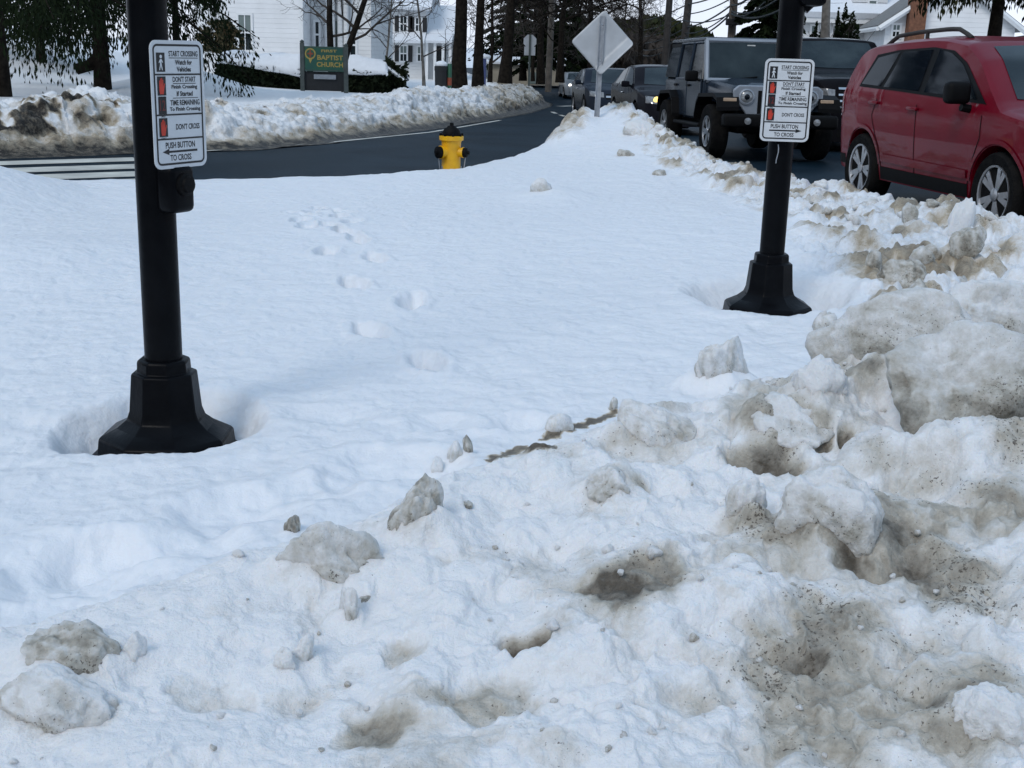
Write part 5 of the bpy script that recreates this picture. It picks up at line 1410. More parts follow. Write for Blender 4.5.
# ================================================================== SIGNS, POLES AND SMALL THINGS ACROSS THE ROAD
def church_sign():
    Y = 39.0; xl, zt = XZ(302, 46, Y); xr, zb = XZ(346, 72, Y); gx = (xl + xr) / 2; gz = yard_z(gx, Y)
    t = thing('church_sign', 'green church sign with gold letters in front of the hedge', 'church sign', (gx, Y, gz)); w = xr - xl; h = zt - zb; zc = (zt + zb) / 2 - gz
    for sg in (-1, 1):
        b = MB(); b.b2(sg * w / 2 - .06, sg * w / 2 + .06, -.06, .06, -.3, zt - gz + (.10 if sg < 0 else .02)); b.lathe([(.05, 0), (.07, .04), (.0, .10)], 10, Matrix.Translation((sg * w / 2, 0, zt - gz + (.10 if sg < 0 else .02)))); b.build('post', M['postgreen'], t)
    b = MB(); b.b2(-w / 2 + .065, w / 2 - .065, -.03, .03, zc - h / 2, zc + h / 2); p = b.build('panel', M['signgreen'], t)
    b = MB(); ring(b, w - .14, h - .04, .02, .018, -.034)
    fr = b.build('border', M['postgreen'], p); fr.location.z = zc
    for body, cx, fz, ww, hh in (('FIRST', .12, .33, .50, .11), ('BAPTIST', .145, .06, .82, .20), ('CHURCH', .135, -.22, .84, .20)):
        b = MB(); text_into(b, body, cx * w, zc + fz * h, ww * w * .72, hh * h, -.036, .03); b.build('lettering', M['gold'], p, fix=False)
    # round emblem with a tail below it
    ec = (-.31 * w, zc + .20 * h); r = .125 * w
    b = MB(); A = [(ec[0] + r * math.cos(a), ec[1] + r * math.sin(a)) for a in np.linspace(0, 2 * PI, 25)[:-1]]; B_ = [(ec[0] + r * .74 * math.cos(a), ec[1] + r * .74 * math.sin(a)) for a in np.linspace(0, 2 * PI, 25)[:-1]]
    va = [b.bm.verts.new((q[0], -.036, q[1])) for q in A]; vb = [b.bm.verts.new((q[0], -.036, q[1])) for q in B_]
    for k in range(24): b.bm.faces.new((va[k], va[(k + 1) % 24], vb[(k + 1) % 24], vb[k]))
    b.build('emblem_ring', M['gold'], p, fix=False)
    b = MB(); xzpoly(b, [(ec[0] - .022, ec[1] - r * .7), (ec[0] + .022, ec[1] - r * .7), (ec[0] + .022, ec[1] - .02), (ec[0] + r * .55, ec[1] - .02), (ec[0] + r * .55, ec[1] + .025), (ec[0] + .022, ec[1] + .025), (ec[0] + .022, ec[1] + r * .66), (ec[0] - .022, ec[1] + r * .66), (ec[0] - .022, ec[1] + .025), (ec[0] - r * .55, ec[1] + .025), (ec[0] - r * .55, ec[1] - .02), (ec[0] - .022, ec[1] - .02)], -.0365); b.build('emblem_cross', M['terracotta'], p, fix=False)
    b = MB(); xzpoly(b, [(ec[0] - .05, ec[1] - r * 1.0), (ec[0] + .05, ec[1] - r * 1.0), (ec[0], ec[1] - r * 1.7)], -.0365); b.build('emblem_tail', M['gold'], p, fix=False)
    x0, z1 = XZ(314, 74.3, Y); x1, z0 = XZ(336, 79.5, Y)
    b = MB(); b.b2(x0 - gx, x1 - gx, -.03, .03, z0 - gz, z1 - gz); b.build('notice_strip', M['galv'], t)
    b = MB(); b.b2(-w / 2 + .065, w / 2 - .065, .035, .06, z0 - gz - .35, zb - gz - .01); b.build('backing_board', M['shutter'], t)
church_sign()
def leafy_block(name, parent, m, x0, x1, y0, y1, zb, zt_l, zt_r, n, seed, size=.10):
    """clipped hedge body: a dark core under thousands of small leaves"""
    rng = np.random.default_rng(seed)
    b = MB()
    P = []
    K = 14
    for i in range(K + 1):
        f = i / K; zt = zt_l + (zt_r - zt_l) * f; x = x0 + (x1 - x0) * f
        P.append([(x, y0 + .08, zb), (x, y0 + .05, zb + (zt - zb) * .6), (x, y0 + .14, zt - .08), (x, (y0 + y1) / 2, zt - .03), (x, y1 - .14, zt - .08), (x, y1 - .05, zb)])
    V = b.grid(P); b.bm.faces.new(V[0]); b.bm.faces.new(V[-1][::-1])
    core = b.build(name, m, parent)
    u = rng.random(n); s = rng.random(n)
    x = x0 + (x1 - x0) * u; zt = zt_l + (zt_r - zt_l) * u
    side = rng.random(n)
    y = np.where(side < .6, y0 + rng.normal(0, .05, n), np.where(side < .8, y0 + (y1 - y0) * rng.random(n), y1))
    z = np.where((side >= .6) & (side < .8), zt + rng.normal(0, .04, n), zb + (zt - zb) * s)
    ex = rng.random(n) < .12
    x = np.where(ex, np.where(rng.random(n) < .5, x0, x1) + rng.normal(0, .05, n), x)
    c = np.stack([x, y, z], -1)
    a = rng.normal(size=(n, 3)); a /= np.linalg.norm(a, axis=1)[:, None]
    d = np.cross(a, rng.normal(size=(n, 3))); d /= np.linalg.norm(d, axis=1)[:, None]
    sz = size * (0.6 + .8 * rng.random(n))[:, None]
    Vv = np.stack([c - a * sz, c + d * sz * .5, c + a * sz, c - d * sz * .5], 1).reshape(-1, 3)
    npmesh('leaves', Vv, np.arange(4 * n).reshape(-1, 4), m, parent, smooth=False)
    return core
def hedge(label, a, c, Y, wy, tops, snow, seed, n=6000):
    """a, c: photo x of both ends; tops: photo y of the leaf top at both ends; snow: photo y of the snow top at both ends"""
    x0, x1 = XZ(a, 80, Y)[0], XZ(c, 80, Y)[0]; gz = yard_z((x0 + x1) / 2, Y) - .15
    t = thing('hedge', label, 'hedge', ((x0 + x1) / 2, Y, gz)); ox = t.location.x
    z0 = XZ(a, tops[0], Y)[1] - gz; z1 = XZ(c, tops[1], Y)[1] - gz
    leafy_block('foliage', t, M['hedge'], x0 - ox, x1 - ox, 0, wy, 0, z0, z1, n, seed)
    s0 = XZ(a, snow[0], Y)[1] - gz; s1 = XZ(c, snow[1], Y)[1] - gz
    NX, NY = 60, 20
    G = []
    for i in range(NX + 1):
        u = i / NX; row = []
        for j in range(NY + 1):
            v = j / NY
            x = x0 - ox - .06 + (x1 - x0 + .12) * u; y = -.14 + (wy + .28) * v
            e = min(1, min(u, 1 - u) * 14) ** .5 * min(1, min(v, 1 - v) * 5) ** .6
            bt = z0 + (z1 - z0) * u - .05; tp = s0 + (s1 - s0) * u
            hh = float(fbm(np.array([x * 1.1]), np.array([y * 1.5 + seed]), 500 + seed, 3)[0])
            row.append((x + .05 * hh, y + .06 * hh * (1 - e), bt + (tp - bt) * e * (1 + .35 * hh) - .10 * (1 - e) * (.5 + hh)))
        G.append(row)
    b = MB(); b.grid(G); o = b.build('snow_cap', M['cap'], t, smooth=True)
    sd_ = o.modifiers.new('thick', 'SOLIDIFY'); sd_.thickness = .08; sd_.offset = -1
hedge('long clipped hedge with a thick snow cap left of the green sign', 219, 303, 41.0, 1.6, (58, 74), (50.5, 57), 1)
hedge('short clipped hedge with a snow cap right of the green sign', 347, 387, 41.5, 1.6, (71, 72), (57.5, 61.5), 2, 3500)
hedge('low dark bush end sloping to the ground right of the snowy hedge', 385, 403, 41.8, 1.4, (61, 76), (60.5, 76), 3, 1500)

def far_sign():
    Y = 58.0; c = at_y(530, 41.3, Y); gz = yard_z(c.x, Y)
    t = thing('road_sign', 'grey back of a far octagonal sign with a plate below it', 'road sign', (c.x, Y, gz))
    b = MB(); b.lathe([(.31, 0), (.31, .012)], 8, Matrix.Translation((0, -.04, c.z - gz)) @ UPR, PI / 8); b.build('sign_panel', M['alu'], t)
    z = at_y(530, 51, Y).z - gz; b = MB(); b.b2(-.25, .25, -.05, -.038, z - .19, z + .19); b.build('plate', M['alu'], t)
    b = MB(); b.b2(-.045, .045, -.10, -.055, -.2, c.z - gz + .3); b.build('post', M['postgreen'], t)
far_sign()
def bin_and_post():
    Y = 37.0; c = at_y(441, 87, Y); gz = yard_z(c.x, Y); top = at_y(441, 63, Y).z - gz
    t = thing('litter_bin', 'dark round litter bin with snow on its lid behind the far snow bank', 'bin', (c.x, Y, gz - .1))
    b = MB(); b.lathe([(.17, 0), (.19, top * .85), (.20, top * .86), (.20, top), (.15, top + .03), (.0, top + .04)], 20); b.build('bin_body', M['shutter'], t, smooth=40)
    b = MB(); b.sphere((0, 0, top + .06), .19, 2, (1, 1, .55)); b.build('snow_cap', M['cap'], t, smooth=True)
    x = at_y(449.5, 80, Y); t = thing('marker_post', 'thin dark green post beside the litter bin', 'post', (x.x, Y, gz - .1))
    b = MB(); b.lathe([(.065, 0), (.065, at_y(449, 61, Y).z - gz), (.05, at_y(449, 60, Y).z - gz)], 12); b.build('shaft', M['signgreen'], t, smooth=40)
    b = MB(); b.lathe([(.067, .28), (.067, .5)], 12); b.build('reflective_band', M['terracotta'], t, smooth=40)
    Y = 52.0; c = at_y(482, 78, Y); gz = yard_z(c.x, Y); top = at_y(482, 58, Y).z - gz
    t = thing('post_box', 'blue metal box with snow on top between the dark trunks', 'box', (c.x, Y, gz))
    b = MB(); b.b2(-.16, .16, -.2, .2, .1, top, .04, 3); b.build('box_body', M['bluebox'], t)
    for sx in (-.13, .13):
        b = MB(); b.b2(sx - .02, sx + .02, -.18, .18, -.1, .1); b.build('leg', M['bluebox'], t)
    b = MB(); b.sphere((.08, 0, top + .05), .28, 2, (1, 1, .4)); b.build('snow_cap', M['cap'], t, smooth=True)
    Y = 40.0; c = at_y(44, 71, Y); gz = yard_z(c.x, Y)
    t = thing('plant_tub', 'small terracotta tub with a dark shrub in the sunlit snow at the left', 'plant tub', (c.x, Y, max(gz, c.z) - .03))
    b = MB(); b.lathe([(.13, 0), (.17, .2), (.19, .21), (.19, .25), (.16, .25), (.15, .2), (0, .2)], 18); b.build('tub', M['terracotta'], t, smooth=40)
    leafy_block('shrub', t, M['needle'], -.12, .14, -.12, .12, .2, .55, .7, 300, 9, .08)
bin_and_post()
def utility_pole(label, px, py_base, Y, r, m, top=9.5, arms=()):
    a = at_y(px[0], 0, Y); b_ = at_y(px[1], py_base, Y)
    t = thing('utility_pole', label, 'utility pole', (b_.x, Y, b_.z))
    d = (a - b_); k = top / d.z
    b = MB(); b.tube([(0, 0, -.6), (d.x * k * .5, 0, top * .5), (d.x * k, 0, top)], [r * 1.12, r, r * .8], 12); b.build('shaft', M[m], t, smooth=40)
    for z in arms:
        b = MB(); b.b2(d.x * k * z / top - 1.1, d.x * k * z / top + 1.1, -r - .12, -r + .0, z - .06, z + .06); ar = b.build('crossarm', M[m], t)
        for q in (-1, -.5, .5, 1):
            b = MB(); b.lathe([(.03, 0), (.05, .04), (.03, .12), (0, .13)], 8, Matrix.Translation((d.x * k * z / top + q, -r - .06, z + .06))); b.build('insulator', M['galv'], ar)
    return t
utility_pole('pale grey utility pole beyond the far snow bank, between tree trunks', (552, 548.5), 78, 56.0, .13, 'polewood', 9.5, (8.6,))
utility_pole('dark leaning utility pole above the dark sedan, left of the other dark pole', (669.5, 664.5), 66, 70.0, .17, 'darkpole', 10.5, (9.6,))
utility_pole('dark utility pole carrying the cables just left of the boxy car roof', (688.5, 682), 60, 62.0, .17, 'darkpole', 9.5, (8.7,))
utility_pole('tall grey utility pole with a box, above the boxy car roof', (734, 730), 60, 48.0, .14, 'polewood', 9.0, (8.2,))
def sag(a, c, s, n=14):
    return [a.lerp(c, k / n) - Vector((0, 0, s * 4 * (k / n) * (1 - k / n))) for k in range(n + 1)]
cable_ends = [((762, -16, 30), (731.5, 5, 48), (687, 27, 62), .15), ((790, -10, 30), (731.5, 11, 48), (685, 33, 62), .25), ((800, -2, 30), (731.5, 13, 48), (684, 38, 62), .3), ((820, -30, 30), (732, -2, 48), (687, 14, 62), .12), ((770, -40, 30), (733, -12, 48), (688, 4, 62), .1), ((765, 2, 36), (731, 14, 48), (683, 20, 62), .2)]
for k, (a, m_, c, s) in enumerate(cable_ends):
    A, Mm, C_ = at_y(*a), at_y(*m_), at_y(*c)
    D_ = at_y(c[0] - 45, c[1] + 16, 110)
    b = MB(); b.tube(sag(A, Mm, s) + sag(Mm, C_, s)[1:] + sag(C_, D_, s * 1.5)[1:], .026 if k % 2 else .034, 5)
    tag(b.build('overhead_cable', M['wire']), 'thin black overhead cable strung between the utility poles', 'cable', 'overhead cables')
b = MB(); q = at_y(731.5, 22, 47.8); b.b2(q.x - .22, q.x + .22, q.y - .22, q.y + .02, q.z - .12, q.z + .12, .03, 2)
tag(b.build('splice_box', M['shutter']), 'small dark box fixed on the tall grey utility pole', 'junction box')
# ================================================================== TREES
class Tubes:
    def __init__(s): s.V = []; s.F = []
    def add(s, pts, rads, n=5):
        base = len(s.V)
        for i, p in enumerate(pts):
            t = (pts[min(i + 1, len(pts) - 1)] - pts[max(i - 1, 0)])
            t = t.normalized() if t.length > 1e-9 else Vector((0, 0, 1))
            ref = Vector((0, 0, 1)) if abs(t.z) < .9 else Vector((1, 0, 0))
            u = t.cross(ref).normalized(); v = u.cross(t)
            for k in range(n):
                a = 2 * PI * k / n
                q = p + (u * math.cos(a) + v * math.sin(a)) * rads[i]
                s.V.append((q.x, q.y, q.z))
        for i in range(len(pts) - 1):
            for k in range(n):
                a = base + i * n + k; b_ = base + i * n + (k + 1) % n
                s.F.append((a, b_, b_ + n, a + n))
    def build(s, name, m, parent): return npmesh(name, s.V, s.F, m, parent)
def wander(rnd, p, d, L, r0, r1, k, jit, lift=0.0):
    pts = [p.copy()]; rad = [r0]
    for i in range(k):
        d = (d + Vector((rnd.gauss(0, jit), rnd.gauss(0, jit), rnd.gauss(0, jit) + lift))).normalized()
        p = p + d * (L / k); pts.append(p.copy()); rad.append(r0 + (r1 - r0) * (i + 1) / k)
    return pts, rad, d
def bare_tree(label, loc, h, r, seed, stems=((0, 0),), m_trunk='darkbark', m_twig='twig', spread=.75, levels=4, kids=(6, 5, 4, 3), first=.28, group=None, lean=0.0, twig_r=.007, name='bare_tree'):
    rnd = random.Random(seed)
    t = thing(name, label, 'tree', loc, 0, group)
    trunk, crown = Tubes(), Tubes()
    def grow(p, d, L, r0, lv):
        pts, rad, _ = wander(rnd, p, d, L, r0, max(r0 * .25, twig_r * .8), 5 if lv < 3 else 3, .10 + .05 * lv, .04)
        crown.add(pts, rad, 6 if lv < 2 else (4 if lv < 3 else 3))
        if lv >= levels: return
        for k in range(kids[min(lv, len(kids) - 1)]):
            f = .25 + .75 * (k + rnd.random()) / kids[min(lv, len(kids) - 1)]
            i = min(len(pts) - 2, int(f * (len(pts) - 1))); g = f * (len(pts) - 1) - i
            q = pts[i].lerp(pts[i + 1], min(1, g)); rr = rad[i] * .62
            dd = (pts[i + 1] - pts[i]).normalized()
            side = dd.cross(Vector((rnd.gauss(0, 1), rnd.gauss(0, 1), rnd.gauss(0, 1)))).normalized()
            nd = (dd * (1 - spread * .6) + side * spread + Vector((0, 0, .12))).normalized()
            grow(q, nd, L * rnd.uniform(.42, .66), max(rr, twig_r), lv + 1)
    for sx, sy in stems:
        d0 = Vector((sx, sy, 1)).normalized()
        pts, rad, d = wander(rnd, Vector((sx * .2, sy * .2, -.3)), d0, h * .75 + .3, r, r * .35, 9, .035, .02)
        rad[0] *= 1.35; rad[1] *= 1.08
        trunk.add(pts, rad, 12)
        nb = 9
        for k in range(nb):
            f = first + (1 - first) * (k + .5 * rnd.random()) / nb
            i = min(len(pts) - 2, int(f * (len(pts) - 1)))
            q = pts[i].lerp(pts[i + 1], f * (len(pts) - 1) - i)
            a = k * 2.4 + rnd.uniform(-.5, .5)
            nd = Vector((math.cos(a) * spread * 1.2, math.sin(a) * spread * 1.2, rnd.uniform(.35, .8))).normalized()
            grow(q, nd, h * rnd.uniform(.26, .42) * (1.1 - .5 * f), rad[i] * .5, 1)
        grow(pts[-1], d, h * .28, rad[-1], 1)
    trunk.build('trunk', M[m_trunk], t); crown.build('crown', M[m_twig], t)
    return t
def sprays(rng, c, d, size, aspect=.22):
    """flat needle sprays: diamond faces at c pointing along d"""
    n = len(c)
    d = d / (np.linalg.norm(d, axis=1)[:, None] + 1e-9)
    s = np.cross(d, rng.normal(size=(n, 3))); s /= (np.linalg.norm(s, axis=1)[:, None] + 1e-9)
    L = size * (.6 + .8 * rng.random(n))[:, None]
    return np.stack([c - d * L * .5, c + s * L * aspect, c + d * L * .5, c - s * L * aspect], 1).reshape(-1, 3)
def evergreen(label, loc, h, spread, seed, low=.12, droop=.5, n_b=70, per=55, size=.28, m='needle', r=.22, group=None, hang=.0, lean=(0, 0), shape=1.0, clear=None, aspect=.22):
    rng = np.random.default_rng(seed); rnd = random.Random(seed)
    t = thing('evergreen_tree', label, 'tree', loc, 0, group)
    tr = Tubes(); pts = [Vector((lean[0] * k / 6, lean[1] * k / 6, h * k / 6 - .3)) for k in range(7)]
    tr.add(pts, [r * (1.25 if k == 0 else 1.0) * (1 - .85 * k / 6) for k in range(7)], 10)
    C, D = [], []
    for k in range(n_b):
        f = low + (1 - low) * (k / n_b) ** 1.15
        z = h * f
        L = spread * (1 - f) ** (.75 * shape) * rnd.uniform(.72, 1.12) + .25
        a = k * 2.39996 + rnd.uniform(-.4, .4)
        dr = droop * rnd.uniform(.6, 1.3)
        u = Vector((math.cos(a), math.sin(a), 0))
        bp = []
        for i in range(6):
            g = i / 5
            bp.append(Vector((lean[0] * f, lean[1] * f, z)) + u * L * g + Vector((0, 0, L * (.18 * g - dr * g * g))))
        tr.add(bp, [max(.008, .035 * L / 2 * (1 - .9 * i / 5)) for i in range(6)], 4)
        nn = int(per * (.4 + L / spread))
        g = rng.random(nn) ** .7
        P = np.array([tuple(bp[0].lerp(bp[-1], 0))] * nn)
        idx = np.minimum((g * 5).astype(int), 4); fr = (g * 5 - idx)[:, None]
        B_ = np.array([tuple(q) for q in bp])
        P = B_[idx] * (1 - fr) + B_[idx + 1] * fr
        side = np.array([-u.y, u.x, 0.0])
        w = rng.normal(size=(nn, 1)) * .16 * L * (.35 + g[:, None] * .75) * (1.15 - g[:, None] * .6)
        P = P + side * w + rng.normal(size=(nn, 3)) * .05
        P[:, 2] -= np.abs(w[:, 0]) * .35
        dd = np.array(tuple(u)) * .6 + side * np.sign(w) * .6 + np.array([0, 0, -.25 - droop * .4]) + rng.normal(size=(nn, 3)) * .25
        if hang > 0:
            hl = rng.random(nn) ** 1.5 * hang
            P[:, 2] -= hl
            dd = dd * (1 - np.minimum(1, hl / hang * 1.4)[:, None]) + np.array([0, 0, -1.0]) * np.minimum(1, hl / hang * 1.4)[:, None] + rng.normal(size=(nn, 3)) * .12
        if clear is not None:
            keep = clear(P + np.array(tuple(t.location)))
            P, dd = P[keep], dd[keep]
        C.append(P); D.append(dd)
    C = np.concatenate(C); D = np.concatenate(D)
    V = sprays(rng, C, D, size, aspect)
    tr.build('trunk', M['darkbark'], t)
    npmesh('crown', V, np.arange(len(V)).reshape(-1, 4), M[m], t, smooth=False)
    return t
def gpt(px, py, Y): 
    p = at_y(px, py, Y); return (p.x, Y, p.z)
# two old hemlocks at the left, boughs hanging into the picture
t = evergreen('tall dark hemlock with hanging boughs left of the near crossing pole', gpt(103, 89, 29.0), 11, 4.0, 11, low=.18, droop=.55, n_b=66, per=620, size=.13, r=.17, hang=.95, aspect=.15)
b = MB(); b.tube([(0, 0, .75), (-.25, -.05, .52), (-.55, -.1, .42)], [.15, .13, .12], 8); b.build('limb', M['darkbark'], t, smooth=40)
evergreen('dark hemlock trunk and boughs at the left edge', gpt(1, 96, 23.5), 11, 3.6, 12, low=.20, droop=.5, n_b=56, per=520, size=.12, r=.17, hang=.8, aspect=.15)
evergreen('dark dense evergreen in front of the church corner', gpt(178, 78, 33.0), 10, 1.25, 13, low=.24, droop=.55, n_b=60, per=520, size=.13, r=.10, hang=.35, aspect=.15)
evergreen('dark evergreen far left behind the hemlock boughs', gpt(42, 70, 36.0), 10, 2.2, 14, low=.16, droop=.6, n_b=60, per=420, size=.15, r=.12, hang=1.0, aspect=.15)
# dry shrub by the church wall
def shrub(label, px, py, Y, w, h, m, n, seed, group=None, cone=False, name='shrub'):
    rng = np.random.default_rng(seed); g = gpt(px, py, Y)
    t = thing(name, label, 'shrub', g, 0, group)
    tb = Tubes(); rnd = random.Random(seed)
    for k in range(9):
        a = rnd.random() * 6.28; e = rnd.random() * .4
        q, rd, _ = wander(rnd, Vector((0, 0, -.2)), Vector((math.cos(a) * e, math.sin(a) * e, 1)).normalized(), h * .9, .02, .006, 4, .1)
        tb.add(q, rd, 4)
    tb.build('stem', M['twig'], t)
    u = rng.normal(size=(n, 3)); u /= np.linalg.norm(u, axis=1)[:, None]
    rr = rng.random(n)[:, None] ** .45
    c = u * rr * np.array([w / 2, w / 2, h / 2]) + np.array([0, 0, h * .52])
    if cone: c[:, :2] *= (1.15 - c[:, 2:3] / h)
    c = c + .10 * w * np.sin(c * 9 / w + seed)
    V = sprays(rng, c, u + rng.normal(size=(n, 3)) * .6, .05 + .10 * w, .35)
    npmesh('foliage', V, np.arange(len(V)).reshape(-1, 4), M[m], t, smooth=False)
    return t
shrub('olive brown leafy shrub against the church wall left of the hedge', 222, 56, 46.0, 1.5, 1.1, 'dryleaf', 1200, 21)
# bare tree with two stems by the church sign
bare_tree('bare two stemmed tree right behind the green church sign', gpt(334, 80, 44.0), 8.5, .13, 31, stems=((-.10, .02), (.30, .05)), first=.22, levels=4, kids=(5, 5, 4, 3), twig_r=.006)
bare_tree('slender pale sapling in front of the shuttered house', gpt(385, 78, 50.0), 6.0, .05, 32, first=.2, levels=3, kids=(5, 4, 3), m_trunk='greybark', twig_r=.006)
bare_tree('slim bare sapling just left of the litter bin', gpt(424, 78, 47.0), 6.5, .055, 33, first=.2, levels=3, kids=(5, 5, 3), m_trunk='greybark', twig_r=.006)
# heavy dark trunks right of the house
for k, (px, py, Y, h, r, sd_, lb) in enumerate([(459, 84, 42.0, 11, .24, 41, 'thickest dark tree trunk just right of the litter bin'), (478, 80, 48.0, 11, .19, 42, 'dark tree trunk second from the litter bin'), (505, 76, 54.0, 11, .24, 43, 'dark tree trunk left of the far octagonal sign'),
                                            (541, 78, 66.0, 11, .20, 44, 'dark tree trunk between the far octagonal sign and the pale pole'), (560, 77, 70.0, 11, .20, 45, 'dark tree just right of the pale utility pole'), (590, 76, 76.0, 11, .22, 46, 'dark tree behind the diamond sign'), (523, 76, 80.0, 10, .2, 47, 'farthest dark tree behind the octagonal sign')]):
    bare_tree(lb, gpt(px, py, Y), h, r, sd_, first=.36, levels=4, kids=(6, 6, 4, 3), twig_r=.012, spread=.8, m_twig='darkbark')
for k, (px, py, Y, h, s, lb) in enumerate([(512, 74, 96.0, 10, 3.2, 'dark evergreen left behind the dark trunks'), (575, 76, 98.0, 10, 3.0, 'dark evergreen above the silver car'), (541, 76, 79.0, 10, 2.6, 'dark evergreen just left of the pale utility pole')]):
    evergreen(lb, gpt(px, py, Y), h, s, 60 + k, low=.06, droop=.35, n_b=70, per=75, size=.40, r=.2)
for k, (px, py, Y, h, lb) in enumerate([(490, 76, 62.0, 9, 'bare twiggy tree behind the blue metal box'), (533, 76, 74.0, 9, 'bare twiggy tree right behind the octagonal sign'), (570, 77, 82.0, 9, 'bare twiggy tree above the silver car'), (604, 75, 88.0, 9, 'bare twiggy tree behind the top of the diamond sign'), (622, 75, 96.0, 8, 'bare twiggy tree above the dark slate car')]):
    bare_tree(lb, gpt(px, py, Y), h, .10, 160 + k, first=.12, levels=4, kids=(7, 6, 5, 4), twig_r=.011, spread=.85)
bare_tree('bare crooked tree with open crown above the dark sedan', gpt(640, 72, 84.0), 8.5, .20, 71, first=.3, levels=4, kids=(6, 5, 4, 3), twig_r=.012, spread=1.0)
evergreen('tall dark evergreen just left of the right crossing pole top', gpt(768, 66, 46.0), 9, 1.15, 81, low=.08, droop=.4, n_b=80, per=120, size=.26, r=.13)
bare_tree('mossy slim tree beside the tall dark evergreen', gpt(776, 66, 43.0), 7.5, .07, 82, first=.3, levels=3, kids=(5, 4, 3), twig_r=.006, m_trunk='greybark')
bare_tree('thick grey trunk in front of the snow roofed house', gpt(825, 60, 42.0), 8.0, .17, 83, first=.42, levels=4, kids=(4, 4, 3, 3), m_trunk='greybark', m_twig='greybark', twig_r=.008)
for k, (px, py, h, w) in enumerate([(812, 62, 1.5, .7), (820, 62, 1.7, .7), (835, 62, 2.0, .8), (842, 62, 2.2, .7), (849, 62, 1.9, .8)]):
    shrub('small dark conical evergreen shrub in the row before the snow roofed house', px, py, 52.0, w, h, 'needle', 900, 90 + k, 'conical shrubs before the house', True, 'conical_shrub')
for k, (px, py, Y, h, s, lb) in enumerate([(990, 70, 30.0, 10, 1.9, 'dark spreading evergreen over the red car roof, nearest the chimney'), (1040, 70, 27.0, 10, 2.2, 'dark spreading evergreen at the right edge above the red car')]):
    evergreen(lb, gpt(px, py, Y), h, s, 100 + k, low=.19, droop=.30, n_b=64, per=420, size=.15, aspect=.16, r=.16, m='needle' if k == 0 else 'needle2', hang=.5)
# woods on the far rise: one mass, with single conifers standing out of it
def woodland():
    rng = np.random.default_rng(5)
    Vs = []
    for (m, n, sz, y0, y1, prof) in (('twig', 9000, 1.5, 120, 160, [(560, 50), (600, 42), (640, 38), (680, 44), (715, 50), (760, 46), (820, 44), (900, 46), (1000, 44)]),
                                     ('needle2', 9000, 2.0, 175, 240, [(540, 30), (600, 24), (636, 22), (650, 19), (672, 23), (695, 28), (705, 33), (716, 44), (740, 44), (780, 40), (850, 36), (1000, 36)])):
        px = rng.uniform(520, 1000, n); Y = rng.uniform(y0, y1, n)
        top = np.interp(px, [p[0] for p in prof], [p[1] for p in prof]) + 3.0 * fbm(px * .06, Y * .03, 3, 3)
        u = rng.random(n) ** .8
        C = []
        for i in range(n):
            p = at_y(float(px[i]), float(top[i]), float(Y[i])); zb = -1.0
            C.append((p.x, p.y, zb + (p.z - zb) * u[i]))
        C = np.array(C)
        V = sprays(rng, C, rng.normal(size=(n, 3)) * .6 + np.array([0, 0, 1.0]), sz, .33)
        o = npmesh('woodland', V, np.arange(len(V)).reshape(-1, 4), M[m], smooth=False)
        tag(o, 'brown winter brush massed below the far wooded rise' if m == 'twig' else 'dark green woods massed on the far rise', 'woods'); o['kind'] = 'stuff'
woodland()

# unseen woods added behind the viewer to darken reflections and block low sky light
def added_woods_behind():
    rng = np.random.default_rng(9); n = 16000
    a = rng.uniform(R(112), R(292), n); rad = rng.uniform(34, 46, n)
    tops = 8.5 + 3.5 * fbm(a * 6, a * 0, 8, 4) + 2.0 * rng.random(n)
    C = np.stack([np.sin(a) * rad, np.cos(a) * rad, tops * rng.random(n) ** .8], -1)
    V = sprays(rng, C, rng.normal(size=(n, 3)) * .6 + np.array([0, 0, 1.0]), 1.5, .3)
    o = npmesh('woodland', V, np.arange(len(V)).reshape(-1, 4), M['needle2'], smooth=False)
    tag(o, 'unseen dark woods added behind the viewer to darken reflections', 'woods'); o['kind'] = 'stuff'
added_woods_behind()
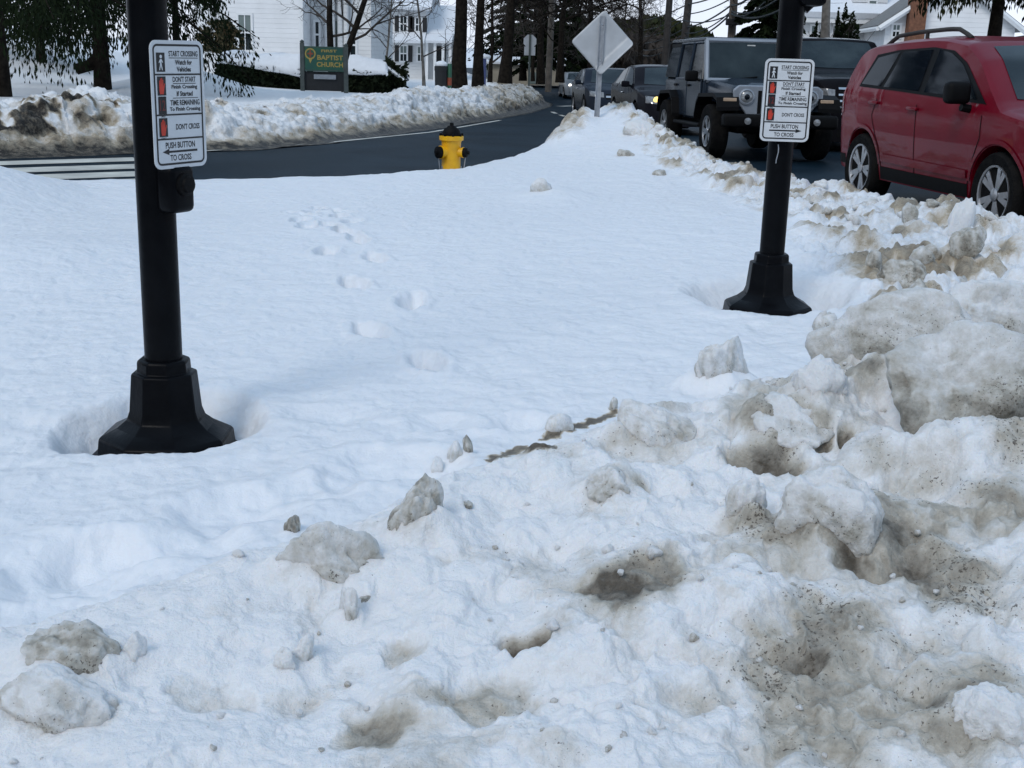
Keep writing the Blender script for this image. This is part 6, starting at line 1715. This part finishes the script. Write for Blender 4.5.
# ================================================================== ICE CHUNKS AND CLODS THROWN UP BY THE PLOW
M['ice'] = snow_mat('dirty_ice', (0.76, 0.765, 0.77), (0.46, 0.44, 0.39), (0.13, 0.115, 0.09), scale=1.3, bump=0.45, sub=0.5)
def n3(p, s, seed):
    return (gnoise(p[:, 0] * s + seed, p[:, 1] * s - p[:, 2] * s * .7, seed) + gnoise(p[:, 1] * s + 3.1, p[:, 2] * s + p[:, 0] * s * .6, seed + 1)) * .5
_ico = {}
def ico(sub):
    if sub not in _ico:
        bm = bmesh.new(); bmesh.ops.create_icosphere(bm, subdivisions=sub, radius=1.0)
        _ico[sub] = (np.array([tuple(v.co) for v in bm.verts]), np.array([[v.index for v in f.verts] for f in bm.faces])); bm.free()
    return _ico[sub]
def chunk_mesh(seed, dims, sub=4, planes=9, soft=16.0, rough=.10, dirt=.4, top_clean=.5):
    rng = np.random.default_rng(seed)
    D, F = ico(sub)
    N = rng.normal(size=(planes, 3)); N /= np.linalg.norm(N, axis=1)[:, None]
    off = rng.uniform(.50, .98, planes)
    dn = np.maximum(D @ N.T, .02)
    r = off / dn
    r = -np.log(np.exp(-soft * np.minimum(r, 1.2)).sum(1) + np.exp(-soft * 1.05)) / soft      # soft minimum: broken faces with worn edges
    V = D * r[:, None]
    kn = np.abs(n3(V, 4.0, seed + 30)) - .12
    V = V + D * (rough * 2.2 * n3(V, 1.9, seed) + rough * 1.1 * n3(V, 4.5, seed + 7) - rough * 1.3 * kn + rough * (.40 if sub > 3 else .1) * n3(V, 10.0, seed + 9) + (rough * .30 * n3(V, 21.0, seed + 11) if sub > 4 else 0))[:, None]
    V = V * (np.array(dims) / 2)
    dd = dirt + .45 * n3(D, 1.7, seed + 20) + .35 * n3(D, 4.5, seed + 21) + .2 * kn - top_clean * np.clip(D[:, 2], 0, 1) * .6
    return V, F, np.clip(dd, 0, 1.1)
MOUNDS = []
def chunk(name, label, px, py, w, h, seed, dirt=.4, depth=.8, tilt=0.0, yaw=None, m='ice', cat='ice chunk', sub=4, top_clean=.5, rough=.10, planes=9, sink=.75, group=None):
    """px, py: where its middle shows in the photo; w, h: width and height there"""
    p = island_pt(px, min(760, py + h * .36))
    s = (Vector((0, 0, CAM_H)) - p).length / CAM_F
    W, Hh = w * s * 1.12, h * s * 1.10
    if w > 40: sub = 5
    V, F, dd = chunk_mesh(seed, (W, W * depth, Hh * (1 + sink)), sub=sub, dirt=dirt, top_clean=top_clean, rough=rough, planes=planes)
    o = npmesh(name, V, F, M[m], attrs={'dirt': dd})
    o.rotation_euler = (0, tilt, (random.Random(seed).uniform(-.5, .5) if yaw is None else yaw))
    o.location = p + Vector((0, W * depth * .15, Hh * (.5 - sink * .5)))
    if seed in (702, 703, 704): pass
    elif w > 30 and py > 300:
        MOUNDS.append(((p.x, p.y + W * depth * .25), W * .62, W * depth * .75, Hh * .34, dirt))
    elif py > 400:
        MOUNDS.append(((p.x, p.y + W * depth * .2), W * .7, W * depth * .8, Hh * .22, dirt))
    return tag(o, label, cat, group)
CH = [
 ('ice_chunk', 'tall upright grey ice chunk on the bank crest below the right crossing pole', 718, 370, 54, 60, 1, .45, .6, .15, dict(sink=.4)),
 ('ice_chunk', 'largest grey dirty ice block at the right edge of the near bank', 962, 398, 165, 86, 2, .85, .6, .05, dict(sub=5, top_clean=.9, sink=.6, planes=6, rough=.085)),
 ('ice_slab', 'long pale ice slab slanting up behind the largest block', 890, 340, 138, 56, 3, .55, .45, -.30, dict(sub=5, sink=.5, rough=.06, planes=7)),
 ('ice_slab', 'grey ice shelf at the right edge above the largest block', 990, 318, 110, 44, 4, .40, .6, .0, dict(sink=.6, rough=.07)),
 ('ice_chunk', 'triangular grey ice chunk high on the left part of the near bank', 418, 518, 50, 50, 5, .75, .6, .25, dict(top_clean=.1)),
 ('ice_slab', 'broad dirty ice slab below the triangular chunk', 330, 572, 98, 56, 6, .55, .5, -.30, dict(top_clean=.1)),
 ('ice_chunk', 'small worn ice knob right below the broad dirty slab', 349, 607, 26, 32, 7, .35, .7, .1, {}),
 ('stone', 'small dark brown stone on the left shoulder of the near bank', 292, 527, 15, 16, 8, 1.0, .9, .2, dict(cat='stone', top_clean=-.2)),
 ('ice_slab', 'dark topped curved crust of ice at the lower left', 66, 663, 92, 40, 9, .55, .6, -.08, dict(top_clean=-.35, sink=1.0)),
 ('ice_slab', 'long grey ice slab at the lower left edge below the dark crust', 52, 710, 104, 40, 10, .48, .6, .10, {}),
 ('ice_chunk', 'rounded pale ice lump right of the dark crust', 131, 661, 27, 32, 11, .15, .8, .1, {}),
 ('ice_chunk', 'rounded ice lump, right one of the pair at lower left centre', 304, 652, 25, 27, 12, .30, .8, .1, {}),
 ('ice_chunk', 'rounded ice lump, left one of the pair at lower left centre', 282, 664, 22, 24, 13, .30, .8, .2, {}),
 ('ice_chunk', 'flat grey chunk in the middle of the near bank', 614, 492, 52, 24, 14, .50, .7, .1, dict(top_clean=.2)),
 ('ice_chunk', 'crooked grey chunk under the big dirt hollow on the near bank', 742, 509, 36, 40, 15, .40, .7, .3, {}),
 ('ice_chunk', 'big knobbly grey chunk in the right half of the near bank', 825, 512, 92, 60, 16, .55, .7, .1, dict(sub=5, top_clean=.6)),
 ('ice_chunk', 'dirty ridge chunk in the crest left of the dark gap', 790, 425, 86, 46, 17, .45, .7, -.2, {}),
 ('ice_chunk', 'pale chunk over the dark gap in the near bank', 820, 392, 60, 36, 18, .18, .7, .2, {}),
 ('ice_chunk', 'dirty chunk on the crest right of the black crust', 655, 430, 70, 42, 19, .50, .7, -.25, {}),
 ('ice_sliver', 'thin upright ice sliver at the left end of the black crust', 468, 448, 10, 18, 20, .85, .7, -.2, dict(sub=3, top_clean=0)),
 ('ice_chunk', 'small rounded ice lump left of the upright sliver', 454, 457, 20, 17, 21, .40, .8, .0, dict(sub=3)),
 ('ice_chunk', 'small pale ice lump at the left end of the crest line', 436, 468, 15, 15, 22, .12, .8, .0, dict(sub=3)),
 ('ice_chunk', 'pointed ice chunk standing behind the black crust', 559, 428, 26, 18, 23, .40, .7, .1, dict(sub=3)),
 ('ice_sliver', 'upper thin ice sliver at the right end of the black crust', 613, 408, 9, 14, 24, .70, .8, .1, dict(sub=3)),
 ('ice_chunk', 'lone grey clod on its own small heap in the middle of the lawn', 541, 187, 20, 11, 25, .45, .8, .0, dict(sub=3, sink=1.0)),
 ('snow_clod', 'dirty snow clod beside the base of the right crossing pole', 825, 326, 20, 20, 26, .60, .9, .1, dict(cat='snow clod', sub=3)),
 ('snow_clod', 'lone tan clod on clean snow left of the plow line', 659, 173, 13, 6, 27, .70, .9, .0, dict(cat='snow clod', sub=3, top_clean=.1)),
 ('ice_slab', 'tilted clean white slab on the plow line beside the red car', 964, 224, 34, 26, 28, .0, .5, .45, {}),
 ('snow_clod', 'tan block right of the tilted white slab', 968, 242, 30, 22, 29, .75, .8, .1, dict(cat='snow clod', top_clean=.1)),
 ('snow_clod', 'long brown clod in the middle of the plow line', 905, 274, 42, 20, 30, .80, .7, -.15, dict(cat='snow clod', top_clean=.1)),
 ('snow_clod', 'orange brown clod at the foot of the plow line', 920, 302, 52, 22, 31, .85, .7, -.1, dict(cat='snow clod', top_clean=.1)),
 ('ice_slab', 'clean white slab lying at the foot of the plow line', 965, 298, 30, 16, 32, .0, .6, -.35, dict(sub=3)),
 ('snow_clod', 'grey brown clod on the left fringe of the plow line', 876, 262, 18, 14, 33, .8, .8, .0, dict(cat='snow clod', sub=3, top_clean=.1)),
 ('snow_clod', 'grey slanting clod above the long brown clod', 924, 260, 24, 15, 34, .65, .7, -.35, dict(cat='snow clod', sub=3, top_clean=.1)),
 ('snow_clod', 'big pale clod just right of the diamond sign post', 640, 130, 30, 11, 35, .40, .7, .1, dict(cat='snow clod', top_clean=1.0, sink=1.0)),
 ('snow_clod', 'brown clod low beside the diamond sign mound', 626, 153, 16, 6, 36, .75, .8, .1, dict(cat='snow clod', sub=3, top_clean=.1)),
 ('snow_clod', 'tan clod on the plow line between the two right wheels of the red car', 909, 216, 16, 14, 37, .7, .9, .0, dict(cat='snow clod', sub=3, top_clean=.1)),
 ('snow_clod', 'white lump on the plow line in front of the boxy car wheel', 714, 148, 24, 12, 38, .1, .9, .0, dict(cat='snow clod', sub=3)),
 ('ice_chunk', 'pale half buried block at the lower right corner', 990, 735, 70, 40, 39, .25, .7, .0, dict()),
]
for nm, lb, px, py, w, h, sd_, di, de, ti, kw in CH:
    chunk(nm, lb, px, py, w, h, 700 + sd_, di, de, ti, **kw)
q = island_pt(950, 440); MOUNDS.append(((q.x, q.y - .02), .30, .10, .05, .5))
q = island_pt(905, 372); MOUNDS.append(((q.x, q.y), .20, .10, .05, .4))
snow_field(MOUNDS)
def loose_clods():
    rng = random.Random(77)
    protos = []
    for k in range(10):
        V, F, dd = chunk_mesh(900 + k, (1, rng.uniform(.7, 1), rng.uniform(.55, .85)), sub=3, dirt=(.0, .25, .4, .6, .8)[k % 5], top_clean=.4)
        o = npmesh('snow_clod', V, F, M['ice'] if k % 2 else M['bank'], attrs={'dirt': dd}); protos.append(o)
    used = set()
    def put(p, s, k, label, group):
        src = protos[k]
        if k not in used: o = src; used.add(k)
        else:
            o = src.copy(); col.objects.link(o)
        o.location = p + Vector((0, 0, s * .02)); o.scale = (s, s, s); o.rotation_euler = (rng.uniform(-.4, .4), rng.uniform(-.4, .4), rng.uniform(0, 6.28))
        tag(o, label, 'snow clod', group)
    n = 0
    cand = []
    for _ in range(4000):
        y = rng.uniform(4.5, 21); x = np.interp(y, [p[1] for p in RIGHT_EDGE], [p[0] for p in RIGHT_EDGE]) - rng.uniform(.12, 1) ** 1.4 * float(np.interp(y, [5, 8, 12, 20], [2.1, 1.6, .95, .6]))
        cand.append((x, y))
    pts = []
    for x, y in cand:
        s = rng.uniform(.05, .15) * (1 if rng.random() < .8 else 1.5)
        if all((x - a) ** 2 + (y - b_) ** 2 > (s * .5 + c_ * .5) ** 2 for a, b_, c_ in pts):
            pts.append((x, y, s))
        if len(pts) >= 200: break
    A = np.array(pts); Z = island(A[:, 0], A[:, 1])[0]
    for (x, y, s), z in zip(pts, Z):
        put(Vector((x, y, z)), s, rng.randrange(10), 'small clod of plowed snow on the plow line along the parked cars', 'clods on the plow line')
    pts = []
    for _ in range(6000):
        y = rng.uniform(1.5, 4.2); x = rng.uniform(-.46, .46) * y
        s = rng.uniform(.007, .022) * (1 if rng.random() < .88 else 2.0)
        if all((x - a) ** 2 + (y - b_) ** 2 > (s * .5 + c_ * .5) ** 2 for a, b_, c_ in pts): pts.append((x, y, s))
        if len(pts) >= 460: break
    A = np.array(pts); Z, bk, _ = island(A[:, 0], A[:, 1]); c = 0
    for (x, y, s), z, q in zip(pts, Z, bk):
        if q > .9 and c < 180:
            c += 1
            put(Vector((x, y, z)), s, rng.randrange(10), 'small lump of ice lying loose on the dirty near bank', 'ice lumps on the near bank')
loose_clods()
